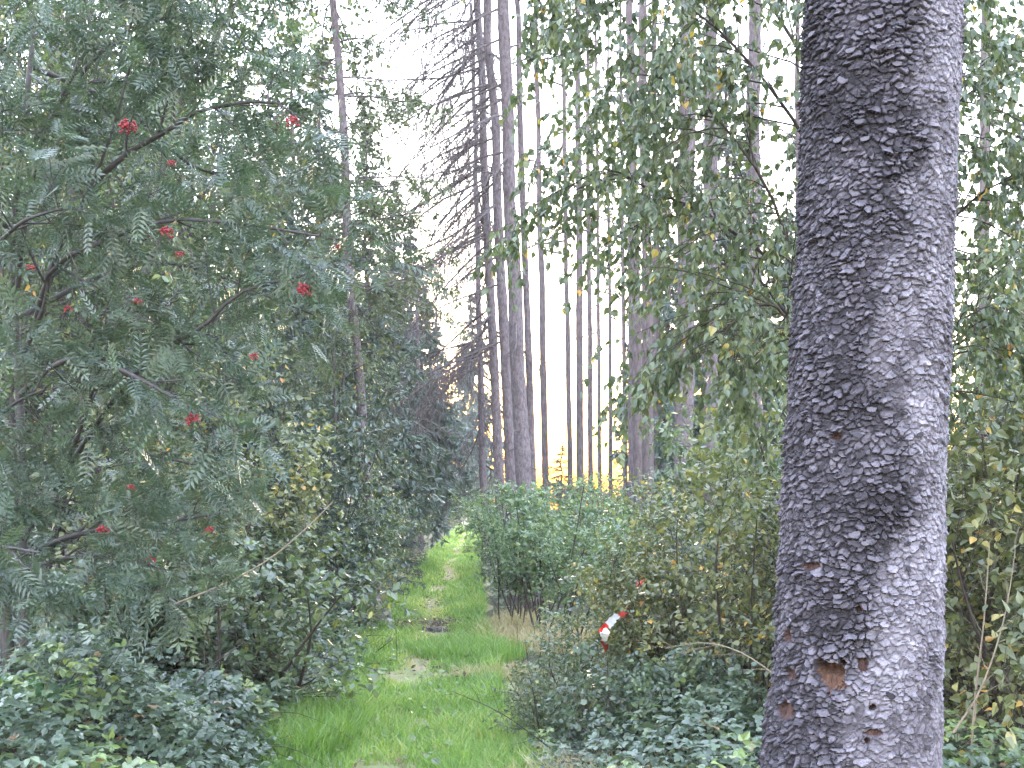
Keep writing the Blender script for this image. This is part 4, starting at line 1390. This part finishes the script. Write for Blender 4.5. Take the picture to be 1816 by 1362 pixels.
def build_lump():
    b = Buf()
    na, nr = 14, 6
    V, Fc = [], []
    for i in range(nr):
        t = i / (nr - 1)
        for j in range(na):
            a = j / na * 2 * np.pi
            r = .13 * (1.15 - .45 * t) * (1 + .18 * math.sin(3 * a + 1) + .08 * math.sin(7 * a)) * (0.02 if i == nr - 1 else 1)
            V.append((r * math.cos(a), r * math.sin(a), .22 * min(1, t * 1.25) * (1 + .2 * math.cos(a)) - .02))
    for i in range(nr - 1):
        for j in range(na):
            Fc.append((i * na + j, i * na + (j + 1) % na, (i + 1) * na + (j + 1) % na, (i + 1) * na + j))
    b.add(V, Fc, .5)
    o = part('stump', b.mesh('stump', M['trunk'], False), None)
    o.location = (gx(676, 16.6), 16.6, 0)
    tag(o, 'small grey weathered stump at the left end of the muddy strip', 'stump')
    # clods of mud across the path
    b = Buf()
    n = 7
    for k in range(46):
        near = k % 3 == 0
        px = random.uniform(735, 795) if near else random.uniform(685, 785)
        Y = 15.9 + random.gauss(0, .08) if near else 16.9 + random.gauss(0, .1)
        s = random.uniform(.5, 1.5)
        V = [(0, 0, .035)]
        for rr_, zz in ((.035, .028), (.06, 0)):
            for j in range(n):
                a = j / n * 2 * np.pi
                V.append((rr_ * random.uniform(.7, 1.3) * math.cos(a) * 1.6, rr_ * random.uniform(.7, 1.3) * math.sin(a), zz * random.uniform(.7, 1.2)))
        V = np.array(V) * s + np.array([gx(px, Y), Y, .012])
        n0 = b.n
        b.add(V, np.array([(1 + j, 1 + n + j, 1 + n + (j + 1) % n, 1 + (j + 1) % n) for j in range(n)]), .5)
        b.l.append((np.array([(0, 1 + j, 1 + (j + 1) % n) for j in range(n)]) + n0).ravel().astype(np.int32))
        b.s.append(np.full(n, 3, dtype=np.int32))
    o = part('mud', b.mesh('mud', M['mud'], False), None)
    tag(o, 'dark churned mud in two lines across the path', 'mud', kind='stuff')


build_lump()


def build_tape():
    """red and white barrier tape sagging through the bush"""
    Y = 7.9
    root = thing('barrier_tape', 'red and white striped barrier tape tangled in the yellowing bush', 'tape', at(1085, 1120, Y))
    o = at(1085, 1120, Y)
    ctrl = [(1140, 1026, Y + 1.6), (1129, 1040, Y + 1.3), (1118, 1066, Y + 1.6), (1105, 1087, Y + .2), (1095, 1093, Y - .05), (1078, 1107, Y - .12), (1066, 1117, Y - .06), (1073, 1124, Y - .14), (1070, 1140, Y - .02), (1077, 1152, Y + .3)]
    C = poly_px(ctrl, 57) - o + rng.normal(0, .0035, (57, 3))
    T = nrm(np.gradient(C, axis=0))
    up = np.array([.25, -.25, .9])
    side = nrm(np.cross(T, np.cross(np.broadcast_to(np.array([.15, -1., .1]), T.shape), T)))
    side = nrm(np.cross(T, np.array([.1, -1., .25])))
    w = .028
    tw = .5 * np.sin(np.linspace(0, 9, 57)) + rng.normal(0, .12, 57)
    nrmv = np.cross(T, side)
    side = side * np.cos(tw)[:, None] + nrmv * np.sin(tw)[:, None]
    for s0 in range(0, 56, 8):
        b = Buf()
        seg = slice(s0, s0 + 9)
        c, s_, nn = C[seg], side[seg], np.cross(T[seg], side[seg])
        ww = w * (.75 + .35 * np.sin(np.arange(s0, s0 + len(c)) * .45 + 1) + rng.normal(0, .05, len(c)))[:, None]
        V = np.concatenate([c - s_ * ww, c + nn * rng.normal(.004, .006, (len(c), 1)), c + s_ * ww * .9])
        k = len(c)
        Fc = [(i, i + 1, k + i + 1, k + i) for i in range(k - 1)] + [(k + i, k + i + 1, 2 * k + i + 1, 2 * k + i) for i in range(k - 1)]
        b.add(V, Fc, .5)
        red = (s0 // 8) % 2 == 0
        part('red_stripe' if red else 'white_stripe', b.mesh('stripe', M['tape_red' if red else 'tape_white'], True), root)


build_tape()


# ------------------------------------------------------------------ evening haze between the trees
def build_haze():
    m = bpy.data.materials.new('haze')
    m.use_nodes = True
    nt = m.node_tree
    for n in list(nt.nodes):
        if n.type == 'BSDF_PRINCIPLED':
            nt.nodes.remove(n)
    v = nt.nodes.new('ShaderNodeVolumePrincipled')
    v.inputs['Color'].default_value = (.93, .95, 1.0, 1)
    v.inputs['Density'].default_value = HAZE
    v.inputs['Anisotropy'].default_value = 0.0
    nt.links.new(v.outputs['Volume'], nt.nodes['Material Output'].inputs['Volume'])
    b = Buf()
    x0, x1, y0, y1, z0, z1 = -60, 60, -15, 130, -1, 24
    b.add([(x0, y0, z0), (x1, y0, z0), (x1, y1, z0), (x0, y1, z0), (x0, y0, z1), (x1, y0, z1), (x1, y1, z1), (x0, y1, z1)],
          [(0, 3, 2, 1), (4, 5, 6, 7), (0, 1, 5, 4), (1, 2, 6, 5), (2, 3, 7, 6), (3, 0, 4, 7)], .5)
    o = part('haze', b.mesh('haze', m), None)
    tag(o, 'thin pale evening haze between the trees', 'haze', kind='stuff')


HAZE = .0007
build_haze()
